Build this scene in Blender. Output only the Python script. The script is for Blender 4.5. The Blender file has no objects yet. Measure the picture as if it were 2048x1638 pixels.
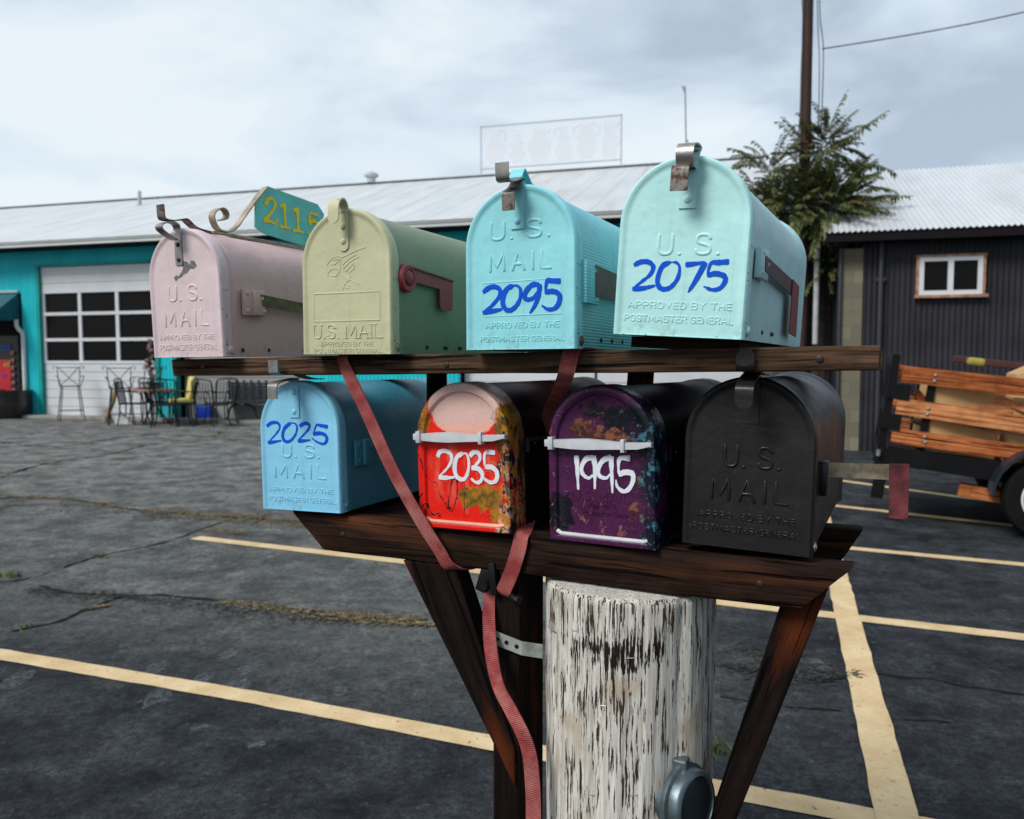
import bpy, bmesh, math, random
from mathutils import Vector, Matrix, noise
random.seed(7)
R = math.radians
S = bpy.context.scene
COL = S.collection

# ------------------------------------------------------------------ camera, world, sun, exposure
cam_d = bpy.data.cameras.new("camera"); cam = bpy.data.objects.new("camera", cam_d); COL.objects.link(cam)
CAM = Vector((0, 0, 1.3)); TILT = R(3.507); FPX = 1590.0
cam.location = CAM; cam.rotation_euler = (R(90) - TILT, 0, 0)
cam_d.sensor_width = 36; cam_d.lens = FPX / 2048 * 36; cam_d.clip_start = .05; cam_d.clip_end = 2000
cam_d.dof.use_dof = True; cam_d.dof.focus_distance = 1.12; cam_d.dof.aperture_fstop = 7.5
S.camera = cam
S.view_settings.view_transform = 'Standard'; S.view_settings.look = 'None'
S.view_settings.exposure = 0.32; S.view_settings.gamma = 1
SUN_AZ, SUN_EL = R(-130), R(44)          # light comes from the left, a little behind the camera
world = bpy.data.worlds.new("World"); S.world = world; world.use_nodes = True
def build_world():
    t = world.node_tree; t.nodes.clear(); N = t.nodes.new; L = t.links.new
    out = N('ShaderNodeOutputWorld'); bg = N('ShaderNodeBackground'); bg.inputs[1].default_value = .1
    L(bg.outputs[0], out.inputs[0])
    sky = N('ShaderNodeTexSky'); sky.sky_type = 'NISHITA'; sky.sun_disc = False
    sky.sun_elevation = SUN_EL; sky.sun_rotation = SUN_AZ
    tc = N('ShaderNodeTexCoord'); mp = N('ShaderNodeMapping'); mp.inputs['Scale'].default_value = (1, 1, 2.3)
    mp.inputs['Rotation'].default_value = (0, .25, .3)
    L(tc.outputs['Generated'], mp.inputs[0])
    n1 = N('ShaderNodeTexNoise'); n1.inputs['Scale'].default_value = 3.1; n1.inputs['Detail'].default_value = 7
    n1.inputs['Roughness'].default_value = .5; n1.inputs['Distortion'].default_value = .35
    L(mp.outputs[0], n1.inputs['Vector'])
    n2 = N('ShaderNodeTexNoise'); n2.inputs['Scale'].default_value = 6; n2.inputs['Detail'].default_value = 5
    L(mp.outputs[0], n2.inputs['Vector'])
    sx = N('ShaderNodeSeparateXYZ'); L(tc.outputs['Generated'], sx.inputs[0])
    def math_(op, a, b=None):
        m = N('ShaderNodeMath'); m.operation = op
        for i, v in enumerate((a, b)):
            if v is None: continue
            if isinstance(v, (int, float)): m.inputs[i].default_value = v
            else: L(v, m.inputs[i])
        return m.outputs[0]
    # overcast deck: brighter towards the left and the horizon, slate to the upper right
    v = math_('ADD', math_('MULTIPLY', n1.outputs['Fac'], 2.15), math_('MULTIPLY', n2.outputs['Fac'], .35))
    v = math_('SUBTRACT', v, math_('MULTIPLY', sx.outputs['X'], .62))
    v = math_('SUBTRACT', v, math_('MULTIPLY', sx.outputs['Z'], .42))
    rp = N('ShaderNodeValToRGB'); L(math_('SUBTRACT', v, .49), rp.inputs[0])
    e = rp.color_ramp.elements
    e[0].position = .25; e[0].color = (3.7, 4.5, 5.4, 1)
    e[1].position = .95; e[1].color = (6.9, 7.5, 7.9, 1)
    m = rp.color_ramp.elements.new(.52); m.color = (4.9, 5.7, 6.6, 1)
    m = rp.color_ramp.elements.new(.74); m.color = (6.1, 7.0, 7.65, 1)
    mx = N('ShaderNodeMix'); mx.data_type = 'RGBA'; mx.inputs[0].default_value = .93
    L(sky.outputs[0], mx.inputs[6]); L(rp.outputs[0], mx.inputs[7])
    # unseen sky shaped for fill light: brighter overhead, dimmer behind the camera
    def mr(f, a, b, c, d):
        x = N('ShaderNodeMapRange'); x.interpolation_type = 'SMOOTHSTEP'; L(f, x.inputs[0])
        for i, q in enumerate((a, b, c, d)): x.inputs[i + 1].default_value = q
        return x.outputs[0]
    k = math_('MULTIPLY', mr(sx.outputs['Z'], .42, .85, 1, 1.15), mr(sx.outputs['Y'], .15, -.45, 1, .75))
    vs = N('ShaderNodeVectorMath'); vs.operation = 'SCALE'; L(mx.outputs[2], vs.inputs[0]); L(k, vs.inputs['Scale'])
    L(vs.outputs[0], bg.inputs[0])
build_world()
sun_d = bpy.data.lights.new("sun", 'SUN'); sun = bpy.data.objects.new("sun", sun_d); COL.objects.link(sun)
sun_d.energy = 2.3; sun_d.angle = R(20); sun_d.color = (1, .96, .90)
sdir = Vector((math.sin(SUN_AZ) * math.cos(SUN_EL), math.cos(SUN_AZ) * math.cos(SUN_EL), math.sin(SUN_EL)))
sun.rotation_euler = (-sdir).to_track_quat('-Z', 'Y').to_euler(); sun.location = sdir * 30

def ground_at(px, py, z=0.0):
    """point of the ground under a pixel of the 2048 px photograph (survey helper)"""
    c, s = math.cos(TILT), math.sin(TILT); a = (px - 1024) / FPX; b = -(py - 819) / FPX
    r = Vector((a, c + b * s, -s + b * c)); t = (z - CAM.z) / r.z
    return CAM + r * t

# ------------------------------------------------------------------ mesh building
class MB:
    def __init__(s): s.bm = bmesh.new(); s.uv = None
    def face(s, vs):
        try: return s.bm.faces.new(vs)
        except ValueError: return None
    def box(s, c, size, rot=None, bev=0.0, taper=1.0):
        c = Vector(c); x, y, z = (v / 2 for v in size); M = rot or Matrix.Identity(3)
        P = [(-x, -y, -z), (x, -y, -z), (x, y, -z), (-x, y, -z), (-x * taper, -y * taper, z), (x * taper, -y * taper, z), (x * taper, y * taper, z), (-x * taper, y * taper, z)]
        v = [s.bm.verts.new(c + M @ Vector(p)) for p in P]
        fs = [s.bm.faces.new([v[i] for i in f]) for f in ((0, 3, 2, 1), (4, 5, 6, 7), (0, 1, 5, 4), (1, 2, 6, 5), (2, 3, 7, 6), (3, 0, 4, 7))]
        if bev:
            es = list({e for f in fs for e in f.edges})
            bmesh.ops.bevel(s.bm, geom=es, offset=bev, segments=2, affect='EDGES', profile=.5)
        return s
    def tube(s, pts, r, n=8, cap=True, flat=1.0):
        pts = [Vector(p) for p in pts]; rr = r if isinstance(r, (list, tuple)) else [r] * len(pts)
        rings = []; prev = None
        for i, p in enumerate(pts):
            d = (pts[min(i + 1, len(pts) - 1)] - pts[max(i - 1, 0)])
            d = d.normalized() if d.length > 1e-9 else Vector((0, 0, 1))
            if prev is None:
                a = d.cross(Vector((0, 0, 1))); a = a.normalized() if a.length > .05 else d.cross(Vector((0, 1, 0))).normalized()
            else: a = (prev - d * prev.dot(d)).normalized()
            prev = a; b = d.cross(a)
            rings.append([s.bm.verts.new(p + (a * math.cos(6.28318 * k / n) + b * math.sin(6.28318 * k / n) * flat) * rr[i]) for k in range(n)])
        for A, B in zip(rings, rings[1:]):
            for k in range(n): s.face([A[k], A[(k + 1) % n], B[(k + 1) % n], B[k]])
        if cap: s.face(rings[0][::-1]); s.face(rings[-1])
        return s
    def prism(s, poly, mapf, h0, h1, bev=0.0):
        """poly of 2-D points; mapf(a, b, h) gives the 3-D point"""
        A = [s.bm.verts.new(mapf(a, b, h0)) for a, b in poly]; B = [s.bm.verts.new(mapf(a, b, h1)) for a, b in poly]
        n = len(poly); fs = [s.face(A[::-1]), s.face(B)]
        for k in range(n): fs.append(s.face([A[k], A[(k + 1) % n], B[(k + 1) % n], B[k]]))
        if bev:
            es = [e for e in fs[1].edges] + [e for e in fs[0].edges]
            bmesh.ops.bevel(s.bm, geom=es, offset=bev, segments=2, affect='EDGES', profile=.5)
        return s
    def lathe(s, prof, c=(0, 0, 0), axis=(0, 0, 1), n=32, cap=True):
        ax = Vector(axis).normalized(); a = ax.cross(Vector((0, .3, 1))).normalized() if abs(ax.z) < .9 else Vector((1, 0, 0)); b = ax.cross(a); c = Vector(c)
        rings = [[s.bm.verts.new(c + ax * h + (a * math.cos(6.28318 * k / n) + b * math.sin(6.28318 * k / n)) * r) for k in range(n)] for r, h in prof]
        for A, B in zip(rings, rings[1:]):
            for k in range(n): s.face([A[k], A[(k + 1) % n], B[(k + 1) % n], B[k]])
        if cap: s.face(rings[0][::-1]); s.face(rings[-1])
        return s
    def strip(s, prof, x0, w, th=.0018, sub=3, hole=None):
        """bent metal strip: profile of (y, z), constant width along x"""
        pr = smooth([Vector((0, y, z)) for y, z in prof], sub)
        up = []
        for i in range(len(pr)):
            d = (pr[min(i + 1, len(pr) - 1)] - pr[max(i - 1, 0)]).normalized(); up.append(Vector((0, d.z, -d.y)) * th / 2)
        rings = []
        for p, u in zip(pr, up):
            rings.append([s.bm.verts.new(p + u * k + Vector((x0 + h * w / 2, 0, 0))) for h, k in ((-1, -1), (1, -1), (1, 1), (-1, 1))])
        for A, B in zip(rings, rings[1:]):
            for k in range(4): s.face([A[k], A[(k + 1) % 4], B[(k + 1) % 4], B[k]])
        s.face(rings[0][::-1]); s.face(rings[-1]); return s
    def relief(s, pts, r, h, y0):
        """raised rounded stroke standing on the plane y = y0 and rising towards -y; pts are (x, z)"""
        P = [Vector(p) for p in pts]
        if len(P) == 1: P = [P[0] - Vector((r * .2, 0)), P[0] + Vector((r * .2, 0))]
        d0 = (P[1] - P[0]).normalized(); d1 = (P[-1] - P[-2]).normalized()
        Q = [P[0] - d0 * r * .95, P[0] - d0 * r * .6] + P + [P[-1] + d1 * r * .6, P[-1] + d1 * r * .95]
        k = [.1, .8] + [1] * len(P) + [.8, .1]
        rings = []
        for i, p in enumerate(Q):
            d = (Q[min(i + 1, len(Q) - 1)] - Q[max(i - 1, 0)]); d = d.normalized() if d.length > 1e-9 else Vector((1, 0)); n = Vector((-d.y, d.x))
            rings.append([s.bm.verts.new((p.x + n.x * r * k[i] * math.cos(a), y0 + .0004 - (h + .0004) * k[i] * math.sin(a), p.y + n.y * r * k[i] * math.cos(a))) for a in [math.pi * j / 6 for j in range(7)]])
        for A, B in zip(rings, rings[1:]):
            for j in range(6): s.face([A[j], A[j + 1], B[j + 1], B[j]])
        return s
    def brush(s, pts, w, mapf, h0, h1, taper=.75):
        """flat painted stroke of varying width on a surface; mapf(a, b, h)"""
        P = smooth([Vector((p[0], p[1], 0)) for p in pts], 6); n = len(P); L_, R_ = [], []
        for i, p in enumerate(P):
            d = (P[min(i + 1, n - 1)] - P[max(i - 1, 0)]).normalized(); q = Vector((-d.y, d.x, 0))
            t = i / (n - 1); k = w / 2 * (.74 + .34 * math.sin(2.9 * t + .25 + p.y * .01) + .09 * math.sin(15 * t + p.x * .9) + .10 * noise.noise(Vector((p.x * .5, p.y * .5, w))))
            if t < .03: k *= taper
            if t > .94: k *= taper * .8
            L_.append(p + q * k); R_.append(p - q * k)
        for h in (h1,):
            A = [s.bm.verts.new(mapf(p.x, p.y, h)) for p in L_]; B = [s.bm.verts.new(mapf(p.x, p.y, h)) for p in R_]
            A0 = [s.bm.verts.new(mapf(p.x, p.y, h0)) for p in L_]; B0 = [s.bm.verts.new(mapf(p.x, p.y, h0)) for p in R_]
            for i in range(n - 1):
                s.face([A[i], A[i + 1], B[i + 1], B[i]]); s.face([A0[i], A0[i + 1], A[i + 1], A[i]]); s.face([B[i], B[i + 1], B0[i + 1], B0[i]])
            s.face([A[0], B[0], B0[0], A0[0]]); s.face([A[-1], A0[-1], B0[-1], B[-1]])
        return s
    def ribbon(s, pts, wvec, th):
        """webbing: pts, one width vector per point; UV: u along, v across (metres)"""
        uvl = s.bm.loops.layers.uv.verify(); pts = [Vector(p) for p in pts]; n = len(pts); acc = [0]
        for a, b in zip(pts, pts[1:]): acc.append(acc[-1] + (b - a).length)
        rings = []
        for i, p in enumerate(pts):
            d = (pts[min(i + 1, n - 1)] - pts[max(i - 1, 0)]).normalized(); w = Vector(wvec[i]); nn = d.cross(w).normalized() * th / 2
            rings.append([s.bm.verts.new(p + w * a + nn * b) for a, b in ((-.5, -1), (.5, -1), (.5, 1), (-.5, 1))])
        for i in range(n - 1):
            for k in range(4):
                f = s.face([rings[i][k], rings[i][(k + 1) % 4], rings[i + 1][(k + 1) % 4], rings[i + 1][k]])
                for lp, (u, v) in zip(f.loops, ((acc[i], k), (acc[i], k + 1), (acc[i + 1], k + 1), (acc[i + 1], k))): lp[uvl].uv = (u, v * .02)
        s.face(rings[0][::-1]); s.face(rings[-1]); return s
    def build(s, name, m, parent=None, smooth_=None, M=None):
        me = bpy.data.meshes.new(name)
        bmesh.ops.recalc_face_normals(s.bm, faces=s.bm.faces[:])
        s.bm.to_mesh(me); s.bm.free()
        o = bpy.data.objects.new(name, me); COL.objects.link(o)
        for q in (m if isinstance(m, list) else [m]): me.materials.append(q)
        if smooth_ is not None:
            for p in me.polygons: p.use_smooth = True
            me.set_sharp_from_angle(angle=R(smooth_))
        if M is not None: o.matrix_basis = M
        if parent is not None: o.parent = parent
        return o
def smooth(P, n=4):
    """Catmull-Rom"""
    P = [Vector(p) for p in P]
    if len(P) < 3 or n < 2: return P
    out = []
    for i in range(len(P) - 1):
        p0 = P[i - 1] if i else P[i] * 2 - P[i + 1]; p1, p2 = P[i], P[i + 1]; p3 = P[i + 2] if i + 2 < len(P) else p2 * 2 - p1
        for k in range(n):
            t = k / n
            out.append(.5 * ((2 * p1) + (p2 - p0) * t + (2 * p0 - 5 * p1 + 4 * p2 - p3) * t * t + (3 * p1 - p0 - 3 * p2 + p3) * t ** 3))
    out.append(P[-1]); return out
def tag(o, label=None, cat=None, group=None, kind=None):
    if label: o['label'] = label
    if cat: o['category'] = cat
    if group: o['group'] = group
    if kind: o['kind'] = kind
    return o
def empty(name, label, cat, M, group=None):
    o = bpy.data.objects.new(name, None); COL.objects.link(o); o.empty_display_size = .1
    o.matrix_basis = M if isinstance(M, Matrix) else Matrix.Translation(M)
    return tag(o, label, cat, group)
def kids(o): return [c for c in COL.objects if c.parent == o]
def copy_tree(o, parent=None):
    c = o.copy(); COL.objects.link(c)
    if parent: c.parent = parent
    for k in kids(o): copy_tree(k, c)
    return c

# ------------------------------------------------------------------ materials
class G:
    """small node-graph helper"""
    def __init__(s, name):
        s.m = bpy.data.materials.new(name); s.m.use_nodes = True; s.t = s.m.node_tree
        s.b = s.t.nodes['Principled BSDF']; s.tc = s.n('ShaderNodeTexCoord')
    def n(s, k, **kw):
        x = s.t.nodes.new(k)
        for a, v in kw.items(): setattr(x, a, v)
        return x
    def set(s, sock, v):
        if isinstance(v, bpy.types.NodeSocket): s.t.links.new(v, sock)
        elif isinstance(v, tuple) and len(v) == 3 and sock.type == 'RGBA': sock.default_value = (*v, 1)
        else: sock.default_value = v
    def noise(s, scale, detail=3, vec=None, mscale=None, rough=.5, dist=0, off=(0, 0, 0), out='Fac'):
        v = vec if vec is not None else s.tc.outputs['Object']
        if mscale or off != (0, 0, 0):
            mp = s.n('ShaderNodeMapping'); s.set(mp.inputs[0], v); mp.inputs['Scale'].default_value = mscale or (1, 1, 1); mp.inputs['Location'].default_value = off; v = mp.outputs[0]
        x = s.n('ShaderNodeTexNoise'); s.set(x.inputs['Vector'], v); x.inputs['Scale'].default_value = scale
        x.inputs['Detail'].default_value = detail; x.inputs['Roughness'].default_value = rough; x.inputs['Distortion'].default_value = dist
        return x.outputs[out]
    def math(s, op, a, b=0.0, clamp=False):
        x = s.n('ShaderNodeMath', operation=op, use_clamp=clamp); s.set(x.inputs[0], a); s.set(x.inputs[1], b); return x.outputs[0]
    def ramp(s, f, lo, hi, a=0.0, b=1.0):
        x = s.n('ShaderNodeMapRange'); s.set(x.inputs[0], f); x.inputs[1].default_value = lo; x.inputs[2].default_value = hi
        x.inputs[3].default_value = a; x.inputs[4].default_value = b; return x.outputs[0]
    def mix(s, f, a, b):
        x = s.n('ShaderNodeMix', data_type='RGBA'); s.set(x.inputs[0], f); s.set(x.inputs[6], a); s.set(x.inputs[7], b); return x.outputs[2]
    def bump(s, h, strength=.3, dist=.001, nrm=None):
        x = s.n('ShaderNodeBump'); x.inputs['Strength'].default_value = strength; x.inputs['Distance'].default_value = dist
        s.set(x.inputs['Height'], h)
        if nrm is not None: s.set(x.inputs['Normal'], nrm)
        return x.outputs[0]
    def xyz(s):
        x = s.n('ShaderNodeSeparateXYZ'); s.set(x.inputs[0], s.tc.outputs['Object']); return x.outputs
    def done(s, col, rough=.5, nrm=None, metal=0.0, spec=.5):
        s.set(s.b.inputs['Base Color'], col); s.set(s.b.inputs['Roughness'], rough); s.set(s.b.inputs['Metallic'], metal)
        s.b.inputs['Specular IOR Level'].default_value = spec
        if nrm is not None: s.set(s.b.inputs['Normal'], nrm)
        return s.m
def plain(name, col, rough=.6, var=.12, scale=8, metal=0.0, bump=.15, bs=60, bd=.001, spec=.5):
    g = G(name); f = g.noise(scale, 4)
    c = g.mix(g.ramp(f, .3, .7), tuple(v * (1 - var) for v in col), tuple(min(1, v * (1 + var)) for v in col))
    return g.done(c, rough, g.bump(g.noise(bs, 3), bump, bd), metal, spec)
def enamel(name, col, rough=.42, chip=.0, chipcol=(.06, .045, .035), rib=0, grime=.25, wear=.125, spec=.5, rusty=.55):
    """brushed-on enamel over sheet steel: orange peel, faint dirt, a few chips"""
    g = G(name)
    big = g.noise(9, 4, rough=.6); fine = g.noise(330, 3); mid = g.noise(55, 3)
    c = g.mix(g.ramp(big, .35, .7), tuple(v * .93 for v in col), tuple(min(1, v * 1.05) for v in col))
    d = g.math('MULTIPLY', g.ramp(g.noise(28, 6, rough=.7), .56, .74), grime)
    c = g.mix(d, c, tuple(v * .55 + .01 for v in col))
    drip = g.math('MULTIPLY', g.ramp(g.noise(75, 4, mscale=(1, 1, .07), off=(4, 8, 1), rough=.6), .55, .75), .30); c = g.mix(drip, c, tuple(v * .62 + .015 for v in col))
    X, Y, Z = g.xyz(); ax = g.math('ABSOLUTE', X)
    edge = g.math('MAXIMUM', g.ramp(ax, .073, .083), g.math('MAXIMUM', g.ramp(Z, .012, .0), g.ramp(Z, .208, .217)))
    ek = g.ramp(g.math('ADD', g.noise(95, 5, rough=.7, off=(6, 2, 8)), g.math('MULTIPLY', edge, wear)), .745 - chip * .5, .765 - chip * .5); c = g.mix(ek, c, chipcol)
    rust = g.math('MULTIPLY', g.ramp(g.noise(40, 5, rough=.7, off=(2, 9, 1)), .54, .70), g.math('MULTIPLY', g.ramp(Z, .03, .0), rusty)); c = g.mix(rust, c, (.16, .075, .035))
    if chip:
        k = g.ramp(g.math('ADD', g.noise(75, 5, rough=.65, off=(3, 1, 2)), g.math('MULTIPLY', g.noise(11, 2, off=(5, 5, 5)), .5)), 1.03 - chip, 1.05 - chip)
        c = g.mix(k, c, chipcol)
    h = g.math('ADD', g.math('MULTIPLY', fine, .35), g.math('MULTIPLY', mid, .6))
    nb = g.bump(h, .35, .0012)
    nb = g.bump(g.noise(16, 3, off=(1, 7, 3)), .42, .007, nb)
    if rib:
        w = g.n('ShaderNodeTexWave', bands_direction='Z'); w.inputs['Scale'].default_value = rib; g.set(w.inputs[0], g.tc.outputs['Object'])
        nb = g.bump(w.outputs[1], .35, .0012, nb)
    return g.done(c, g.ramp(big, .3, .7, rough - .06, rough + .1), nb, 0, spec)
def wood(name, dark, light, rough=.75, knots=True, warm=None, s=1.0):
    """grain runs along the object's own x axis"""
    g = G(name)
    warp = g.noise(5 * s, 2, mscale=(.6, 1, 1))
    v = g.n('ShaderNodeVectorMath', operation='ADD'); g.set(v.inputs[0], g.tc.outputs['Object']); v2 = g.n('ShaderNodeVectorMath', operation='SCALE')
    g.set(v2.inputs[0], g.noise(6 * s, 2, mscale=(.5, 1, 1), out='Color')); v2.inputs['Scale'].default_value = .02; g.set(v.inputs[1], v2.outputs[0])
    a = g.noise(70 * s, 4, vec=v.outputs[0], mscale=(.045, 1.7, 1.7), rough=.65); b = g.noise(170 * s, 3, vec=v.outputs[0], mscale=(.06, 1.6, 1.6), off=(1, 5, 2))
    gr = g.math('ADD', g.math('MULTIPLY', a, .7), g.math('MULTIPLY', b, .4))
    c = g.mix(g.ramp(gr, .42, .66), dark, light); c = g.mix(g.math('MULTIPLY', g.ramp(g.noise(9 * s, 5, rough=.7, off=(7, 1, 6)), .45, .7), .6), c, tuple(v_ * .45 for v_ in dark))
    if warm: c = g.mix(g.ramp(g.noise(7 * s, 3, mscale=(.35, 2, 2), off=(2, 3, 1)), .56, .68), c, warm)
    crack = g.ramp(g.noise(60 * s, 4, vec=v.outputs[0], mscale=(.03, 1.6, 1.6), off=(4, 2, 9), rough=.6), .37, .42)
    c = g.mix(crack, tuple(v_ * .25 for v_ in dark), c)
    nb = g.bump(g.math('ADD', gr, g.math('MULTIPLY', crack, .8)), .9, .003)
    return g.done(c, rough, nb, spec=.08)
def ellipse(g, X, Z, cx, cz, rx, rz, soft=.25, warp=None, amt=.012):
    """1 inside a wobbly ellipse of the object's own xz plane"""
    dx = g.math('SUBTRACT', X, cx); dz = g.math('SUBTRACT', Z, cz)
    if warp is not None:
        dx = g.math('ADD', dx, g.math('MULTIPLY', g.math('SUBTRACT', warp[0], .5), amt * 4)); dz = g.math('ADD', dz, g.math('MULTIPLY', g.math('SUBTRACT', warp[1], .5), amt * 4))
    dx = g.math('DIVIDE', dx, rx); dz = g.math('DIVIDE', dz, rz)
    d = g.math('ADD', g.math('MULTIPLY', dx, dx), g.math('MULTIPLY', dz, dz))
    return g.ramp(d, 1 + soft, 1 - soft)
def poured(name, kind):
    """acrylic-pour paint job of the two plastic boxes"""
    g = G(name); X, Y, Z = g.xyz()
    w = (g.noise(26, 4, rough=.6), g.noise(26, 4, rough=.6, off=(3, 9, 4)))
    w2 = (g.noise(70, 4, rough=.65, off=(8, 2, 2)), g.noise(70, 4, rough=.65, off=(1, 4, 7)))
    veinN = g.noise(22, 3, dist=1.2, mscale=(1.3, 1.3, .55), off=(2, 2, 2)); vein = g.ramp(g.math('ABSOLUTE', g.math('SUBTRACT', veinN, .5)), .018, .006)
    right = g.ramp(g.math('ADD', X, g.math('MULTIPLY', g.math('SUBTRACT', w[0], .5), .05)), .05, .066)
    left = g.ramp(g.math('ADD', X, g.math('MULTIPLY', g.math('SUBTRACT', w[0], .5), .03)), -.066, -.074)
    side = g.ramp(Y, .05, .09)
    if kind == 'red':
        c = g.mix(g.ramp(w[1], .35, .75), (.70, .005, .003), (.80, .022, .008))
        streak = g.math('MULTIPLY', g.ramp(g.noise(60, 4, mscale=(1, 1, .25), off=(4, 4, 4)), .5, .8), ellipse(g, X, Z, .0, .085, .06, .05, .5, w))
        c = g.mix(g.math('MULTIPLY', streak, .6), c, (.85, .30, .20))
        white = ellipse(g, X, Z, .004, .186, .062, .046, .06, w2, .005)
        c = g.mix(white, c, g.mix(g.ramp(Z, .135, .17), (.76, .30, .20), (.68, .45, .40)))
        gold = g.mix(g.ramp(w2[0], .4, .62), (.42, .17, .012), (.11, .075, .012))
        c = g.mix(ellipse(g, X, Z, .030, .050, .043, .018, .12, w2, .010), c, gold)
        c = g.mix(ellipse(g, X, Z, .058, .032, .014, .03, .12, w2, .006), c, gold)
        edge = g.math('MAXIMUM', ellipse(g, X, Z, -.076, .17, .016, .038, .2, w2, .006), ellipse(g, X, Z, .078, .15, .020, .05, .2, w2, .006))
        c = g.mix(edge, c, gold)
        rc = g.mix(g.ramp(g.noise(30, 3, mscale=(1, 1, .3), dist=1.0, off=(6, 1, 1)), .42, .5), (.01, .008, .01), g.mix(g.ramp(w2[1], .42, .5), (.62, .02, .010), g.mix(g.ramp(w2[0], .45, .55), (.42, .18, .02), (.6, .38, .30))))
        c = g.mix(g.math('MULTIPLY', right, g.ramp(Z, .15, .11)), c, rc)
        c = g.mix(g.math('MULTIPLY', vein, g.math('MAXIMUM', left, g.math('MAXIMUM', g.math('MULTIPLY', right, .9), ellipse(g, X, Z, -.04, .045, .045, .04, .3, w)))), c, (.012, .008, .008))
        c = g.mix(g.math('MULTIPLY', g.ramp(w2[0], .52, .56), ellipse(g, X, Z, .075, .09, .02, .07, .3, w)), c, (.012, .01, .012))
        c = g.mix(g.math('MULTIPLY', side, g.ramp(w[0], .42, .5)), c, (.03, .008, .008))
        rough = .38
    else:
        c = g.mix(g.ramp(w[1], .35, .75), (.052, .009, .046), (.085, .017, .072))
        blk = g.math('MAXIMUM', ellipse(g, X, Z, .045, .165, .04, .03, .25, w2, .012), g.math('MAXIMUM', ellipse(g, X, Z, -.066, .04, .022, .03, .25, w2, .012), ellipse(g, X, Z, .0, .185, .035, .012, .3, w2, .012)))
        c = g.mix(g.math('MULTIPLY', blk, g.ramp(w[0], .80, .5)), c, (.006, .006, .012))
        cop = g.mix(g.ramp(w2[1], .44, .56), (.20, .075, .04), (.045, .016, .016))
        c = g.mix(g.math('MAXIMUM', ellipse(g, X, Z, .012, .153, .045, .010, .2, w2, .014), ellipse(g, X, Z, -.03, .162, .02, .010, .2, w2, .01)), c, cop)
        c = g.mix(g.math('MULTIPLY', ellipse(g, X, Z, .062, .06, .018, .055, .25, w2, .01), g.ramp(w2[0], .5, .54)), c, cop)
        c = g.mix(g.math('MULTIPLY', g.math('MULTIPLY', vein, g.ramp(w2[0], .5, .6)), g.math('MAXIMUM', ellipse(g, X, Z, .0, .04, .05, .03, .5, w), left)), c, (.30, .12, .07))
        tq = g.math('MULTIPLY', g.math('MAXIMUM', right, ellipse(g, X, Z, .064, .175, .03, .03, .3, w2, .01)), g.ramp(w[1], .40, .47))
        c = g.mix(tq, c, g.mix(g.ramp(w2[0], .53, .62), (.006, .009, .02), (.06, .19, .25)))
        c = g.mix(g.math('MULTIPLY', side, g.ramp(w[0], .35, .5)), c, (.012, .008, .016))
        rough = .28
    h = g.math('ADD', w2[0], g.math('MULTIPLY', vein, .6))
    return g.done(c, rough, g.bump(h, .35, .0025), 0, .3)

M_ = {}
M_['steel'] = plain('bare_steel', (.30, .29, .27), .42, .3, 40, .75, .35, 120)
M_['rusty'] = (lambda g: g.done(g.mix(g.ramp(g.noise(60, 5, rough=.7), .42, .58), (.20, .185, .17), (.075, .025, .012)), g.ramp(g.noise(60, 5), .4, .6, .4, .75), g.bump(g.noise(150, 4), .4, .001), .45))(G('rusty_steel'))
M_['screw'] = plain('dark_screw_steel', (.03, .022, .018), .5, .3, 50, .4)
M_['blue_paint'] = plain('blue_number_paint', (.002, .085, .62), .5, .12, 60, 0, .3, 150, .0004, .12)
M_['white_paint'] = plain('white_number_paint', (.70, .74, .80), .5, .07, 60, 0, .7, 90, .0012)
M_['beam'] = wood('dark_stained_timber', (.008, .004, .003), (.034, .017, .011), warm=(.075, .026, .011))
M_['plank'] = wood('weathered_brown_plank', (.016, .009, .006), (.13, .075, .045))
M_['brace'] = wood('burnt_timber', (.004, .003, .003), (.016, .008, .006), warm=(.080, .019, .006))
M_['black'] = plain('black_enamel', (.010, .009, .009), .42, .15, 15, 0, .3, 320, .0008, .2)

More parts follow.
